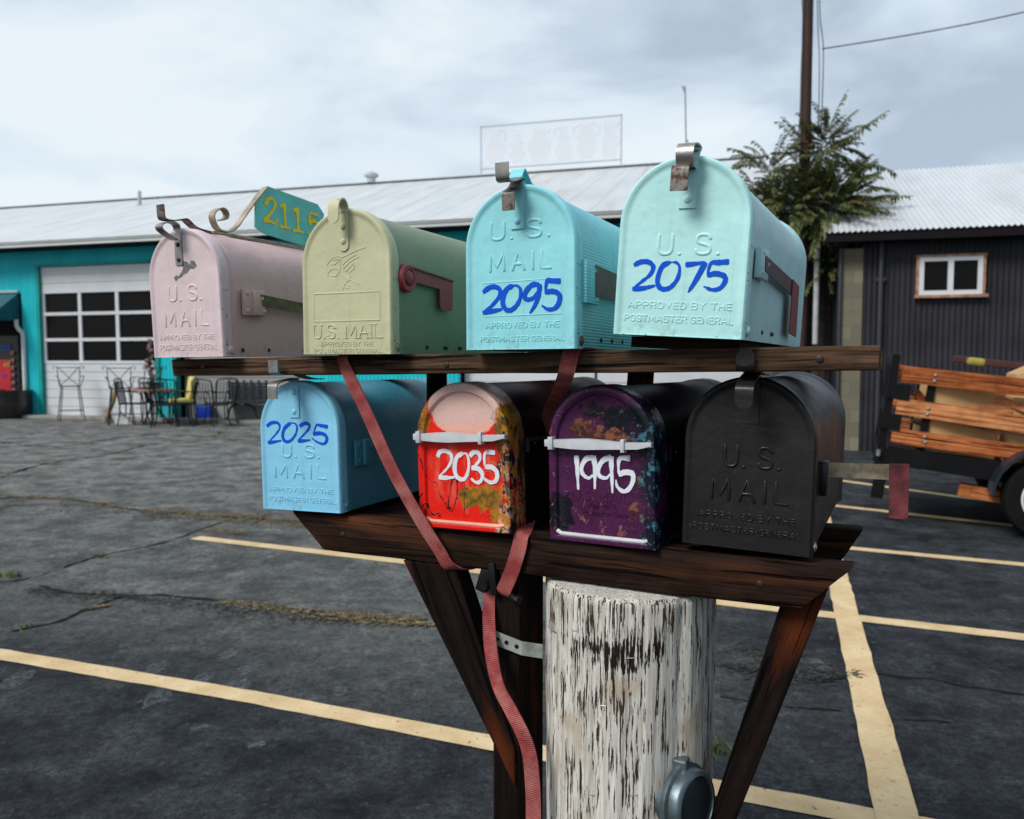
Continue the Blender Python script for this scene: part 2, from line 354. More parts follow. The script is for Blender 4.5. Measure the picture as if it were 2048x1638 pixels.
def mailbox_text(): pass
FONT = {'U': [[(0, 1), (0, .32), (.07, .1), (.22, .0), (.46, .0), (.61, .1), (.68, .32), (.68, 1)]],
 'S': [[(.66, .80), (.58, .95), (.42, 1), (.24, 1), (.08, .94), (.02, .77), (.08, .6), (.26, .53), (.44, .48), (.62, .39), (.68, .23), (.61, .06), (.42, 0), (.24, 0), (.08, .05), (.0, .2)]],
 'M': [[(0, 0), (.06, 1), (.46, .2), (.86, 1), (.92, 0)]], 'A': [[(0, 0), (.38, 1), (.76, 0)], [(.14, .34), (.62, .34)]],
 'I': [[(0, 0), (0, 1)]], 'L': [[(0, 1), (0, 0), (.56, 0)]],
 'P': [[(0, 0), (0, 1), (.42, 1), (.6, .88), (.6, .62), (.42, .5), (0, .5)]],
 'R': [[(0, 0), (0, 1), (.42, 1), (.6, .88), (.6, .62), (.42, .5), (0, .5)], [(.32, .5), (.62, 0)]],
 'O': [[(.33, 1), (.1, .9), (0, .65), (0, .35), (.1, .1), (.33, 0), (.56, .1), (.66, .35), (.66, .65), (.56, .9), (.33, 1)]],
 'V': [[(0, 1), (.34, 0), (.68, 1)]], 'E': [[(.55, 1), (0, 1), (0, 0), (.55, 0)], [(0, .52), (.45, .52)]],
 'D': [[(0, 0), (0, 1), (.36, 1), (.58, .82), (.64, .5), (.58, .18), (.36, 0), (0, 0)]],
 'B': [[(0, 0), (0, 1), (.4, 1), (.57, .88), (.57, .64), (.4, .52), (0, .52)], [(.4, .52), (.62, .4), (.62, .12), (.42, 0), (0, 0)]],
 'Y': [[(0, 1), (.33, .5), (.66, 1)], [(.33, .5), (.33, 0)]], 'T': [[(0, 1), (.64, 1)], [(.32, 1), (.32, 0)]],
 'H': [[(0, 0), (0, 1)], [(.6, 0), (.6, 1)], [(0, .5), (.6, .5)]], 'N': [[(0, 0), (0, 1), (.62, 0), (.62, 1)]],
 'G': [[(.62, .82), (.5, .97), (.32, 1), (.1, .9), (0, .62), (0, .36), (.1, .1), (.32, 0), (.54, .06), (.64, .2), (.64, .45), (.38, .45)]],
 '.': [[(.0, 0)]], '-': [[(0, .5), (.25, .5)]], ' ': []}
def emboss(mb, text, x0, x1, z0, z1, y, r, h, sp=.3, serif=0, gaps=None):
    wd = {c: max([p[0] for st in FONT[c] for p in st] + [.0]) for c in set(text)}
    adv = []; x = 0
    for i, c in enumerate(text):
        adv.append(x); x += (.42 if c == ' ' else wd[c] + sp)
    tot = x - sp; sx = (x1 - x0) / tot; sz = abs(z1 - z0)
    for c, a in zip(text, adv):
        for st in FONT[c]:
            pts = [(x0 + (a + px) * sx, z0 + pz * sz) for px, pz in st]
            if len(pts) > 4: pts = [(p.x, p.y) for p in smooth([Vector((q[0], q[1], 0)) for q in pts], 2)]
            mb.relief(pts, r, h, y)
            if serif and len(st) > 1:
                for e in (pts[0], pts[-1]): mb.relief([(e[0] - serif, e[1]), (e[0] + serif, e[1])], r * .7, h, y)

# ------------------------------------------------------------------ mailboxes
def arch(W, H, inset=0.0, n=20, bot=0.0):
    w = W / 2 - inset; zs = H - W / 2
    P = [(-w, bot)] + [(-w * math.cos(math.pi * k / n), zs + w * math.sin(math.pi * k / n)) for k in range(n + 1)] + [(w, bot)]
    return P
def loft(mb, W, H, prof, cap0=False, cap1=True, n=20, bots=None):
    """arch rings (inset, y) joined one after the other"""
    rings = []
    for i, (ins, y) in enumerate(prof):
        b = bots[i] if bots else 0.0
        rings.append([mb.bm.verts.new((x, y, z)) for x, z in arch(W, H, ins, n, b)])
    k = len(rings[0])
    for A, B in zip(rings, rings[1:]):
        for j in range(k): mb.face([A[j], A[(j + 1) % k], B[(j + 1) % k], B[j]])
    if cap0: mb.face(rings[0][::-1])
    if cap1: mb.face(rings[-1])
    return mb
# surveyed position, yaw, pitch, roll, width, height
BOXES = {'pink': [-0.5475, 1.349, 1.3064, -0.4421, 0.01, -0.0095, 0.1651, 0.2152], 'green': [-0.2489, 1.1994, 1.3099, -0.4381, 0, 0, 0.1651, 0.2169], 'b2095': [0.0099, 1.0703, 1.3154, -0.4533, -0.0062, -0.0064, 0.1651, 0.2191], 'b2075': [0.201, 0.9806, 1.3297, -0.4763, -0.0037, 0.0586, 0.1647, 0.2189], 'b2025': [-0.3548, 1.3259, 1.0481, -0.4185, -0.0022, -0.0236, 0.1654, 0.219], 'red': [-0.0733, 1.1889, 1.044, -0.5026, -0.0014, -0.0304, 0.1646, 0.2242], 'purple': [0.1234, 1.0992, 1.0427, -0.5474, -0.0018, -0.0201, 0.164, 0.2244], 'black': [0.3007, 1.0168, 1.056, -0.4631, -0.0014, 0.0196, 0.1652, 0.224]}
TEXT = {'pink': dict(US=(-40, 37.5, 93, 122), MAIL=(-52, 50, 50.5, 80), AP=(-65.5, 61, 28.5, 38.5), PG=(-66.5, 67.5, 11, 22)),
 'b2095': dict(US=(-45, 45, 146, 173), MAIL=(-46.5, 47.5, 104, 131.5), AP=(-51.6, 58.4, 28, 37.3), PG=(-59.7, 65.6, 10, 18.5)),
 'b2075': dict(US=(-32, 46.3, 98.2, 126), AP=(-64.6, 66.3, 33, 42.8), PG=(-68, 69, 16.3, 26)),
 'b2025': dict(US=(-38, 41.4, 88, 113.5), MAIL=(-55.5, 53.5, 53.2, 80.4), AP=(-66.8, 66.3, 29.7, 38.8), PG=(-67.5, 71.3, 13.3, 23.2)),
 'black': dict(US=(-31.5, 41, 105, 136), MAIL=(-46.8, 52, 61, 92), AP=(-61, 62, 37, 46.7), PG=(-73.2, 70, 19.5, 29))}
DIGITS = {
'b2095': [[(-55.3, 78.5), (-46.4, 84.2), (-37.6, 85.5), (-29.8, 81.7), (-29.2, 73.9), (-36.7, 64.7), (-46.5, 56.4), (-55.7, 50.9)], [(-55.7, 50.9), (-40.7, 52.7), (-26.0, 54.8)], [(-9.5, 85.9), (-19.1, 81.2), (-24.6, 70.2), (-24.0, 59.0), (-17.3, 52.8), (-7.7, 55.9), (-0.0, 65.8), (1.9, 78.5), (-2.8, 85.0), (-9.5, 85.9)], [(28.2, 85.8), (18.9, 85.4), (10.4, 78.1), (7.6, 69.8), (11.3, 66.2), (20.7, 68.4), (28.2, 78.2), (29.1, 86.6)], [(29.7, 85.7), (28.2, 71.5), (22.6, 58.2), (15.1, 47.9)], [(59.7, 88.1), (46.6, 89.4), (40.2, 89.4), (37.4, 74.4)], [(37.0, 74.4), (48.4, 75.6), (57.5, 71.0), (57.5, 61.1), (51.1, 53.4), (41.1, 52.5), (32.8, 57.5)]],
'b2075': [[(-60.0, 86.5), (-51.6, 90.6), (-41.1, 90.7), (-34.7, 84.9), (-37.5, 75.8), (-48.1, 66.6), (-59.8, 57.2)], [(-59.8, 57.2), (-45.8, 58.3), (-30.5, 61.9)], [(-13.8, 90.7), (-22.8, 85.8), (-27.5, 73.4), (-27.2, 63.6), (-21.6, 57.9), (-11.6, 59.7), (-3.1, 70.4), (-1.2, 83.5), (-5.3, 89.9), (-13.8, 90.7)], [(5.6, 87.5), (16.3, 88.7), (30.0, 90.8)], [(30.0, 90.8), (23.7, 77.2), (18.0, 65.8), (11.4, 54.4)], [(57.9, 91.4), (45.3, 90.4), (36.5, 89.3), (33.0, 75.7)], [(32.8, 74.9), (43.1, 77.3), (53.6, 74.3), (54.9, 68.0), (49.2, 59.9), (39.7, 58.2), (29.7, 62.0)]],
'b2025': [[(-68.1, 141.8), (-58.0, 147.7), (-44.7, 147.8), (-40.2, 140.1), (-49.1, 128.5), (-66.1, 114.7)], [(-66.9, 113.7), (-52.2, 115.5), (-37.5, 118.1)], [(-17.1, 148.0), (-29.4, 139.3), (-34.7, 126.8), (-30.3, 117.2), (-19.6, 117.4), (-8.5, 127.1), (-3.7, 139.6), (-7.6, 147.1), (-17.1, 148.0)], [(1.6, 142.5), (11.2, 147.3), (20.5, 146.4), (21.3, 139.8), (10.4, 129.3), (-3.0, 118.1)], [(-3.0, 117.7), (10.0, 118.5), (22.9, 120.0)], [(59.3, 142.1), (45.7, 144.2), (36.6, 144.7), (29.8, 130.9)], [(29.0, 129.6), (42.9, 131.6), (54.2, 128.0), (56.6, 120.6), (50.2, 114.0), (37.7, 116.5), (26.5, 122.9)]],
'red': [[(-46.7, 109.5), (-42.4, 117.3), (-32.2, 119.2), (-22.4, 114.4), (-21.7, 104.4), (-30.2, 92.3), (-44.7, 79.9)], [(-45.8, 78.2), (-32.7, 77.9), (-16.6, 79.4)], [(-0.6, 116.7), (-11.6, 109.7), (-16.1, 94.5), (-12.6, 80.4), (-1.0, 76.7), (7.2, 87.0), (9.7, 103.7), (6.2, 115.2), (-1.5, 116.6)], [(11.9, 112.0), (17.9, 118.0), (27.5, 117.4), (29.1, 107.6), (19.2, 97.4), (14.3, 95.1)], [(14.3, 95.1), (26.8, 93.5), (33.2, 84.7), (29.0, 74.7), (20.3, 73.5), (12.8, 78.9)], [(56.0, 118.9), (39.0, 117.7), (37.4, 98.8)], [(37.9, 97.2), (49.6, 96.8), (57.9, 90.6), (57.5, 79.2), (48.9, 73.9), (38.6, 77.6), (36.8, 80.8)]],
'purple': [[(-38.1, 123.6), (-37.1, 105.5), (-35.7, 74.9)], [(-11.8, 121.4), (-22.7, 119.3), (-30.1, 107.5), (-28.4, 97.7), (-19.4, 92.4), (-11.2, 97.8)], [(-10.9, 124.7), (-9.3, 106.9), (-9.7, 77.4)], [(16.5, 123.5), (4.1, 118.9), (-4.0, 107.1), (-2.3, 96.6), (7.4, 93.9), (14.5, 100.0)], [(15.6, 125.0), (16.3, 108.2), (17.3, 73.5)], [(44.1, 123.1), (28.6, 121.6), (26.7, 101.5)], [(26.7, 99.9), (37.0, 103.6), (47.3, 101.8), (48.0, 92.3), (41.9, 80.8), (33.3, 77.0), (24.8, 82.9), (22.8, 92.4)]]}
EAGLE = [[(-34.9, 135.4), (-24.1, 145.0), (-9.5, 145.9), (-18.0, 136.2), (-28.5, 135.1)], [(-24.2, 141.6), (-13.7, 142.7)], [(-35.1, 120.2), (-26.5, 128.2), (-11.9, 127.5), (-18.3, 117.7), (-35.1, 120.2)], [(-9.5, 144.2), (-10.8, 127.5), (-5.8, 118.8), (6.5, 111.6), (22.8, 104.2)], [(-9.5, 144.2), (0.9, 147.0), (17.4, 152.7), (35.7, 157.4)], [(-5.5, 133.9), (4.9, 141.7), (19.4, 147.6)], [(-3.5, 128.8), (9.0, 138.2), (23.4, 144.1)], [(0.5, 123.6), (13.0, 134.6)], [(13.1, 136.3), (15.0, 127.9), (6.7, 121.6), (8.6, 113.2)], [(6.5, 111.6), (-1.8, 105.2), (-6.1, 97.0)], [(-1.8, 105.2), (8.4, 101.5)], [(-6.1, 100.4), (4.3, 99.1)]]
def side_map(x0): return lambda a, b, h: Vector((x0 + h, a, b))
def front_map(y0): return lambda a, b, h: Vector((a / 1000, y0 - h, b / 1000))
def chip_sheet(): pass
def rivet(mb, x, y, z, axis, r=.0035):
    mb.lathe([(r, -.0005), (r, .0006), (r * .75, .0017), (r * .3, .0023)], (x, y, z), axis, 14); return mb
def steel_box(key, name, label, dcol, bcol, latch_m=None, chip=.0, L=.47, rib=0, rough=.42, serif_door=False, rear_flange=True):
    x, y, z, yaw, pit, rol, W, H = BOXES[key]
    Mx = Matrix.Translation((x, y, z)) @ Matrix.Rotation(yaw, 4, 'Z') @ Matrix.Rotation(pit, 4, 'X') @ Matrix.Rotation(rol, 4, 'Y')
    e = empty(name, label, 'mailbox', Mx, 'mailboxes on the wooden stand')
    sp = .36 if key == 'black' else .45; ru = .0 if key == 'black' else .55; md = enamel(key + '_door_paint', dcol, rough, chip, spec=sp, rusty=ru); mbd = enamel(key + '_body_paint', bcol, rough, chip, rib=rib, wear=.0, spec=sp, rusty=ru)
    e_paint = md
    b = MB()
    prof = [(.0045, .016), (.0025, .022), (.0025, .03), (.004, .034), (.0035, .10), (.0035, L - .03), (.002, L - .022), (-.001, L - .014), (-.002, L - .006), (.0, L), (.008, L + .002), (.014, L - .001)]
    loft(b, W, H, prof, cap0=True); b.build('body', mbd, e, 40)
    d = MB()
    ins = .004 if not serif_door else .003
    prof = [(.0012, .019), (.0, .018), (.0, .004), (.0012, .0002), (.0032, -.0016), (.0058, -.0016), (.0082, -.0003), (.0105, .0009), (.0135, .001), (.02, .001)]
    loft(d, W, H, prof, cap0=True, n=32)
    # hinge ears at the foot of the skirt
    for sx in (-1, 1): d.prism([(.010, .001), (.017, .001), (.0225, .005), (.0235, .011), (.0205, .017), (.012, .022)], side_map(sx * (W / 2 - .0008)), -.0006, .0006)
    door = d.build('door', md, e, 35)
    t = MB()
    if key in TEXT:
        T = TEXT[key]
        for k, s in (('US', 'U. S.'), ('MAIL', 'MAIL'), ('AP', 'APPROVED BY THE'), ('PG', '-POSTMASTER-GENERAL' if key == 'black' else 'POSTMASTER GENERAL')):
            if k not in T: continue
            x0, x1, z0, z1 = (v / 1000 for v in T[k]); big = k in ('US', 'MAIL')
            rr, hh = (.0024, .0012) if big else (.00112, .0008)
            if key == 'black': hh *= 1.6
            emboss(t, s, x0 + rr, x1 - rr, z0 + rr, z1 - rr, .001, rr, hh, .55 if k == 'MAIL' else (.38 if big else .3)); t.build('raised_lettering', md, door, 60); t = MB()
        if key == 'b2095':
            t.relief([(-.0565, .0905), (.06, .0925), (.061, .046), (-.0555, .045), (-.0565, .0905)], .0011, .0006, .001); t.build('number_panel', md, door, 60); t = MB()
    elif key == 'green':
        emboss(t, 'U.S. MAIL', -.061, .062, .0245, .044, .001, .0013, .0012, .32, .0028)
        t.build('raised_lettering', md, door, 60); t = MB()
        emboss(t, 'APPROVED BY THE', -.047, .048, .0125, .0185, .001, .0007, .0008)
        emboss(t, 'POSTMASTER GENERAL', -.059, .063, .0022, .008, .001, .0007, .0008)
        t.build('raised_lettering', md, door, 60); t = MB()
        t.relief([(-.0605, .092), (.060, .092), (.060, .05), (-.0605, .05), (-.0605, .092)], .0013, .0008, .001); t.build('number_panel', md, door, 60); t = MB()
        for st in EAGLE: t.relief([(p.x / 1000, p.y / 1000) for p in smooth([Vector((q[0], q[1], 0)) for q in st], 4)], .0010, .0007, .001)
        t.build('raised_emblem', md, door, 60); t = MB()
    t.bm.free()
    if key in DIGITS:
        n_ = MB()
        for i, st in enumerate(DIGITS[key]): n_.brush(st, 5.9, front_map(.001), -.0003, (.0011 if key == 'b2095' else .0006) + i * .00006)
        n_.build('painted_number', M_['blue_paint'], door)
    return e, door, md, mbd, W, H
def screws(e, ys, W, z=.0105, m=None):
    for yy in ys: 
        q = MB(); rivet(q, W / 2 - .0038, yy, z, (1, 0, 0), .0035); q.build('screw', m or M_['screw'], e, 40)
def hinge(e, door, W, m):
    q = MB(); q.lathe([(.0062, -.0005), (.0062, .0012), (.0050, .0022), (.0036, .0018), (.0036, .0028), (.001, .0034)], (W / 2 + .001, .014, .0105), (1, 0, 0), 20); q.build('hinge_rivet', m, door, 40)

# pink, left end of the top row
e, door, md, mb_, W, H = steel_box('pink', 'mailbox', 'pale pink mailbox with a teal 2115 plaque on its ridge, left end of top row', (.70, .56, .585), (.68, .47, .45), chip=.02)  # redder body: the side's reflected tint is put into its colour
q = MB(); q.strip([(.0, .154), (.0, .19), (-.0002, .213), (-.003, .2205), (-.012, .2235), (-.026, .221), (-.036, .2165), (-.0365, .2105), (-.030, .2055), (-.016, .1985), (-.006, .1955)], -.008, .016); o = q.build('latch_strip', M_['steel'], door, 40)
q = MB(); rivet(q, -.008, -.0008, .163, (0, -1, 0), .004); rivet(q, -.008, -.0008, .188, (0, -1, 0), .004); q.build('rivet', M_['screw'], door, 40)
q = MB(); q.strip([(.075, .2175), (.045, .2185), (.027, .222), (.010, .232), (-.001, .229), (-.020, .2255), (-.034, .2258), (-.0375, .231), (-.0385, .249)], -.008, .017); q.build('latch_spring', M_['rusty'], e, 40)
g_ = MB()
blob = [(-4, 148), (3, 152), (9, 149), (12, 143), (15, 152), (21, 150), (24, 142), (19, 136), (13, 138), (8, 131), (2, 129), (-3, 124), (-9, 122), (-13, 118), (-17, 124), (-12, 128), (-7, 127), (-2, 133), (1, 140)]
blob = [(a * 1.32 - 2, (b - 118) * .97 + 128) for a, b in blob]
blob2 = []
for i in range(len(blob)):
    a, b = blob[i], blob[(i + 1) % len(blob)]
    for k in range(4): blob2.append((a[0] + (b[0] - a[0]) * k / 4 + random.uniform(-.6, .6), a[1] + (b[1] - a[1]) * k / 4 + random.uniform(-.6, .6)))
g_.prism(blob2, front_map(.001), -.0004, .0003); g_.build('bare_patch', plain('bare_metal_patch', (.16, .165, .155), .5, .4, 120, .3), door)
q = MB(); q.box((W / 2 + .002, .067, .0915), (.006, .05, .044), bev=.0012); q.box((W / 2 + .007, .074, .0915), (.006, .024, .043), bev=.0014)
for a, b in ((.05, .107), (.05, .077), (.085, .077), (.08, .099)): rivet(q, W / 2 + (.0095 if a > .07 else .005), a, b, (1, 0, 0), .0038)
q.build('flag_bracket', mb_, e, 40)
q = MB(); q.prism([(.076, .106), (.19, .0965), (.33, .086), (.335, .06), (.30, .052), (.30, .068), (.19, .077), (.079, .086)], side_map(W / 2 + .009), 0, .0018); q.build('flag', plain('olive_flag_paint', (.12, .115, .055), .55, .5, 60), e)
screws(e, (.044, .107, .2), W); hinge(e, door, W, mb_)
door.rotation_euler.x = R(1.6)
# plaque on an iron scroll along the ridge
scroll = [(.0817, .2404), (.0933, .2447), (.0967, .2538), (.0898, .2609), (.0784, .2599), (.0639, .2487), (.0659, .2343), (.0766, .2231), (.0996, .2221), (.1177, .2331), (.1335, .2507), (.1762, .2975), (.1998, .3199)]
q = MB(); q.strip(scroll, 0, .014, .0022, 5); q.strip([(.06, .2172), (.14, .2178), (.22, .2180), (.34, .2180)], 0, .014, .003, 2); q.build('scroll_bracket', plain('rusty_white_iron', (.34, .29, .22), .6, .35, 50, .3), e, 40)
plq = [(.171, .2888), (.2032, .3228), (.351, .3129), (.371, .2955), (.355, .235), (.3015, .2222), (.1891, .2317), (.1671, .2411)]
q = MB(); q.prism(plq, side_map(-.001), -.0015, .0015, .0006); pl = q.build('number_plaque', plain('teal_plaque_paint', (.13, .58, .52), .5, .12, 30), e)
PD = [[(196.0, 286.0), (204.8, 298.9), (217.8, 299.3), (222.7, 289.2), (208.5, 270.9), (193.0, 257.1)], [(190.7, 256.8), (207.8, 257.0), (221.1, 254.3), (225.6, 264.2)], [(237.0, 289.3), (248.6, 296.7)], [(248.6, 296.7), (249.0, 275), (249.4, 252.5)], [(234.5, 251.4), (249.4, 251.3), (263.3, 250.9)], [(274.0, 286.9), (285.8, 293.9)], [(285.8, 293.9), (286.5, 270), (287.4, 249.4)], [(271.5, 249.4), (287.4, 249.2), (301.6, 248.4)], [(349.5, 290.6), (337, 290.0), (324.5, 290.0), (321.0, 271.1)], [(319.8, 268.5), (333.4, 276.6), (348.6, 270.1), (346, 256), (336.0, 246.5), (324.4, 244.5), (315.1, 250.2)]]
PW = [10, 7.5, 6.5, 10.5, 6, 6.5, 10.5, 6, 7.5, 9]
mm = lambda h0: (lambda a, b, h: Vector((.0005 + h, a / 1000, b / 1000)))
for nm, extra, m_, hh in (('number_outline', 4.4, plain('orange_outline_paint', (.62, .22, .02), .5), .0004), ('number', 2.4, plain('yellow_number_paint', (.98, .74, .02), .5, spec=.2), .0010)):
    q = MB()
    for i, (st, w_) in enumerate(zip(PD, PW)): q.brush(st, w_ + extra, mm(0), 0, hh + i * .00004, 1.0)
    q.build(nm, m_, pl)

# sage green
e, door, md, mb_, W, H = steel_box('green', 'mailbox', 'sage green mailbox with a round red flag hub on its side, beside the pink one', (.53, .53, .325), (.20, .26, .14), serif_door=True)  # body greener and darker than the door: side shade painted into it
q = MB(); q.strip([(.0002, .163), (.0002, .19), (.0002, .214), (-.003, .2235), (-.010, .2285), (-.018, .2255), (-.0225, .217), (-.0235, .200)], -.003, .019, .0022, 4)
q.lathe([(.0095, -.0011), (.0095, .0011)], (-.003, -.0235, .2005), (0, -1, 0), 24); q.lathe([(.0095, -.001), (.0095, .0012)], (-.003, .0002, .163), (0, -1, 0), 24)
rivet(q, -.003, -.001, .168, (0, -1, 0), .0048); rivet(q, -.003, -.001, .190, (0, -1, 0), .0048); q.build('latch_strip', md, door, 40)
redp = plain('faded_red_flag_paint', (.30, .032, .036), .4, .2, 50)
q = MB(); q.lathe([(.021, 0), (.021, .008), (.0195, .010), (.0145, .010), (.0135, .0085), (.0115, .0085), (.0105, .0105), (.0085, .012), (.003, .0128)], (W / 2 - .003, .036, .113), (1, 0, 0), 32)
q.prism([(.042, .130), (.169, .121), (.168, .074), (.163, .071), (.132, .072), (.128, .076), (.127, .104), (.05, .109)], side_map(W / 2 + .004), 0, .002); q.prism([(.044, .1305), (.1695, .1215), (.1690, .1195), (.0436, .1285)], side_map(W / 2 + .001), 0, .008); q.build('flag', redp, e, 40)
screws(e, (.102, .157, .163, .205, .212), W, .0115); hinge(e, door, W, mb_)

# 2095
e, door, md, mb_, W, H = steel_box('b2095', 'mailbox', 'turquoise ribbed mailbox hand painted 2095 in blue, third in the top row', (.28, .70, .76), (.19, .62, .68), chip=.02, rib=75)
q = MB(); q.strip([(-.0002, .160), (-.0002, .19), (-.0002, .214), (-.001, .2195)], -.002, .020); rivet(q, -.002, -.001, .170, (0, -1, 0), .0045); q.build('latch_strip', md, door, 40)
q = MB(); q.strip([(.006, .226), (.0, .2225), (-.008, .214), (-.018, .2085), (-.0255, .204), (-.0265, .198), (-.0255, .180)], -.003, .018); q.build('latch_tab', M_['rusty'], door, 40)
q = MB(); q.lathe([(.004, -.001), (.004, .001)], (-.003, -.015, .2107), (0, -.5, 1), 16); q.build('latch_hole', M_['black'], door)
q = MB(); q.strip([(.06, .2208), (.04, .222), (.025, .226), (.008, .239), (.001, .234), (-.004, .2265)], -.003, .019); q.build('latch_spring', mb_, e, 40)
q = MB(); q.strip([(-.003, .2262), (-.018, .2195), (-.034, .2155), (-.041, .2165), (-.0435, .222), (-.0445, .2375)], -.003, .019); q.build('latch_catch', M_['steel'], e, 40)
q = MB(); q.box((W / 2 + .003, .042, .0885), (.008, .05, .056), bev=.0014); rivet(q, W / 2 + .006, .052, .105, (1, 0, 0), .0035); rivet(q, W / 2 + .006, .058, .066, (1, 0, 0), .0035); q.build('flag_bracket', mb_, e, 40)
brown = plain('oxidised_brown_flag', (.075, .04, .028), .5, .4, 60)
q = MB(); q.prism([(.05, .113), (.20, .107), (.30, .10), (.31, .03), (.27, .03), (.265, .076), (.20, .074), (.05, .070)], side_map(W / 2 + .006), 0, .0018); q.build('flag', brown, e)
screws(e, (.103, .15, .198, .30, .37), W, .014); hinge(e, door, W, M_['rusty'])

# 2075
e, door, md, mb_, W, H = steel_box('b2075', 'mailbox', 'pale aqua mailbox hand painted 2075 in blue, right end of the top row', (.46, .80, .79), (.46, .74, .73), chip=.03)
q = MB(); q.strip([(-.0002, .155), (-.0002, .19), (-.0002, .212), (.002, .2205), (.008, .226)], .003, .0215); rivet(q, .003, -.001, .166, (0, -1, 0), .0052); q.build('latch_strip', md, door, 40)
q = MB(); q.strip([(.010, .228), (.0, .2295), (-.012, .2285), (-.024, .2235), (-.0275, .214), (-.024, .205), (-.022, .2015)], .003, .021, .002, 5); q.build('latch_spring', M_['steel'], e, 40)
q = MB(); q.strip([(-.001, .2015), (-.020, .201), (-.029, .1985), (-.031, .193), (-.031, .170)], .0, .021, .002, 4); q.build('latch_tab', M_['rusty'], door, 40)
q = MB(); q.box((W / 2 + .002, .066, .0955), (.008, .055, .037), bev=.0014)
for a, b in ((.05, .108), (.05, .084), (.085, .097)): rivet(q, W / 2 + .0055, a, b, (1, 0, 0), .003)
q.build('flag_bracket', mb_, e, 40)
q = MB(); q.prism([(.06, .106), (.31, .0965), (.31, .074), (.066, .087)], side_map(W / 2 + .005), 0, .0018); fl = q.build('flag', plain('dark_maroon_flag', (.055, .02, .022), .5, .3, 60), e)
q = MB(); q.prism([(.285, .0975), (.353, .093), (.363, .014), (.29, .018)], side_map(W / 2 + .0072), 0, .0016); q.build('flag_head', plain('brick_red_flag', (.20, .022, .022), .5, .2, 60), fl)
screws(e, (.131, .20, .214), W, .013); hinge(e, door, W, mb_)
q = MB(); q.box((0, .25, -.0085), (.14, .42, .014)); q.build('mounting_board', M_['beam'], e)

# 2025
e, door, md, mb_, W, H = steel_box('b2025', 'mailbox', 'sky blue mailbox hand painted 2025 in blue, left end of the bottom row', (.24, .60, .82), (.07, .32, .45))  # darker body: shade below the upper shelf is put into its colour
q = MB(); q.strip([(-.0002, .157), (-.0002, .19), (-.0002, .214), (.002, .2205)], -.007, .020); rivet(q, -.007, -.001, .167, (0, -1, 0), .0048); rivet(q, -.007, -.001, .200, (0, -1, 0), .0048); q.build('latch_strip', md, door, 40)
q = MB(); q.strip([(.003, .2225), (-.016, .2205), (-.042, .2175), (-.051, .2135), (-.053, .207), (-.053, .190)], -.007, .019, .002, 4); q.build('latch_tab', M_['steel'], door, 40)
q = MB(); q.strip([(.07, .2205), (.045, .2215), (.025, .225), (-.004, .2325), (-.028, .2295), (-.041, .2295), (-.0465, .234), (-.048, .253)], -.007, .019, .002, 4); q.build('latch_spring', mb_, e, 40)
q = MB(); q.strip([(-.0488, .233), (-.0493, .253)], -.007, .0186, .0008, 1); q.build('latch_face', M_['steel'], e)
q = MB(); q.box((W / 2 + .001, .052, .095), (.006, .024, .043), bev=.001); q.box((W / 2 + .005, .071, .095), (.008, .024, .043), bev=.0016)
for a, b in ((.049, .108), (.049, .082), (.078, .105)): rivet(q, W / 2 + (.004 if a < .06 else .0088), a, b, (1, 0, 0), .0036)
q.build('flag_bracket', mb_, e, 40); hinge(e, door, W, mb_)

# black
e, door, md, mb_, W, H = steel_box('black', 'mailbox', 'black mailbox with its rusty red flag bent straight out, right end of bottom row', (.014, .012, .0125), (.030, .028, .028), rough=.36)
q = MB(); q.strip([(-.0002, .164), (-.0002, .19), (-.0002, .216), (.002, .2245)], .002, .020); q.build('latch_strip', md, door, 40)
q = MB(); q.strip([(.004, .2275), (-.018, .2245), (-.042, .2175), (-.051, .212), (-.053, .206), (-.053, .196)], .002, .022, .002, 4); q.lathe([(.0110, -.001), (.0110, .001)], (.002, -.053, .196), (0, -1, 0), 24); q.build('latch_tab', md, door, 40)
q = MB(); q.strip([(.07, .2255), (.03, .227), (-.01, .231), (-.045, .2315), (-.0535, .236), (-.0545, .247)], .002, .022, .002, 4); q.lathe([(.0110, -.001), (.0110, .001)], (.002, -.0545, .248), (0, -1, 0), 24); q.build('latch_spring', md, e, 40)
q = MB(); q.box((W / 2 + .003, .078, .0905), (.010, .022, .046), bev=.001); q.build('flag_bracket', md, e, 40)
q = MB(); q.prism([(W / 2 + .004, .111), (.17, .115), (.17, .095), (W / 2 + .004, .092)], lambda a, b, h: Vector((a, .08 + h, b)), -.001, .001); fl = q.build('flag', plain('tarnished_grey_flag', (.30, .25, .17), .5, .45, 70, .4), e)
q = MB(); q.prism([(.163, .1155), (.1865, .117), (.1878, .048), (.184, .0455), (.1655, .0455)], lambda a, b, h: Vector((a, .0785 + h, b)), -.0012, .0008, .0004); q.build('flag_head', plain('rusty_maroon_flag_head', (.125, .020, .025), .6, .6, 70), fl)
hinge(e, door, W, M_['steel'])

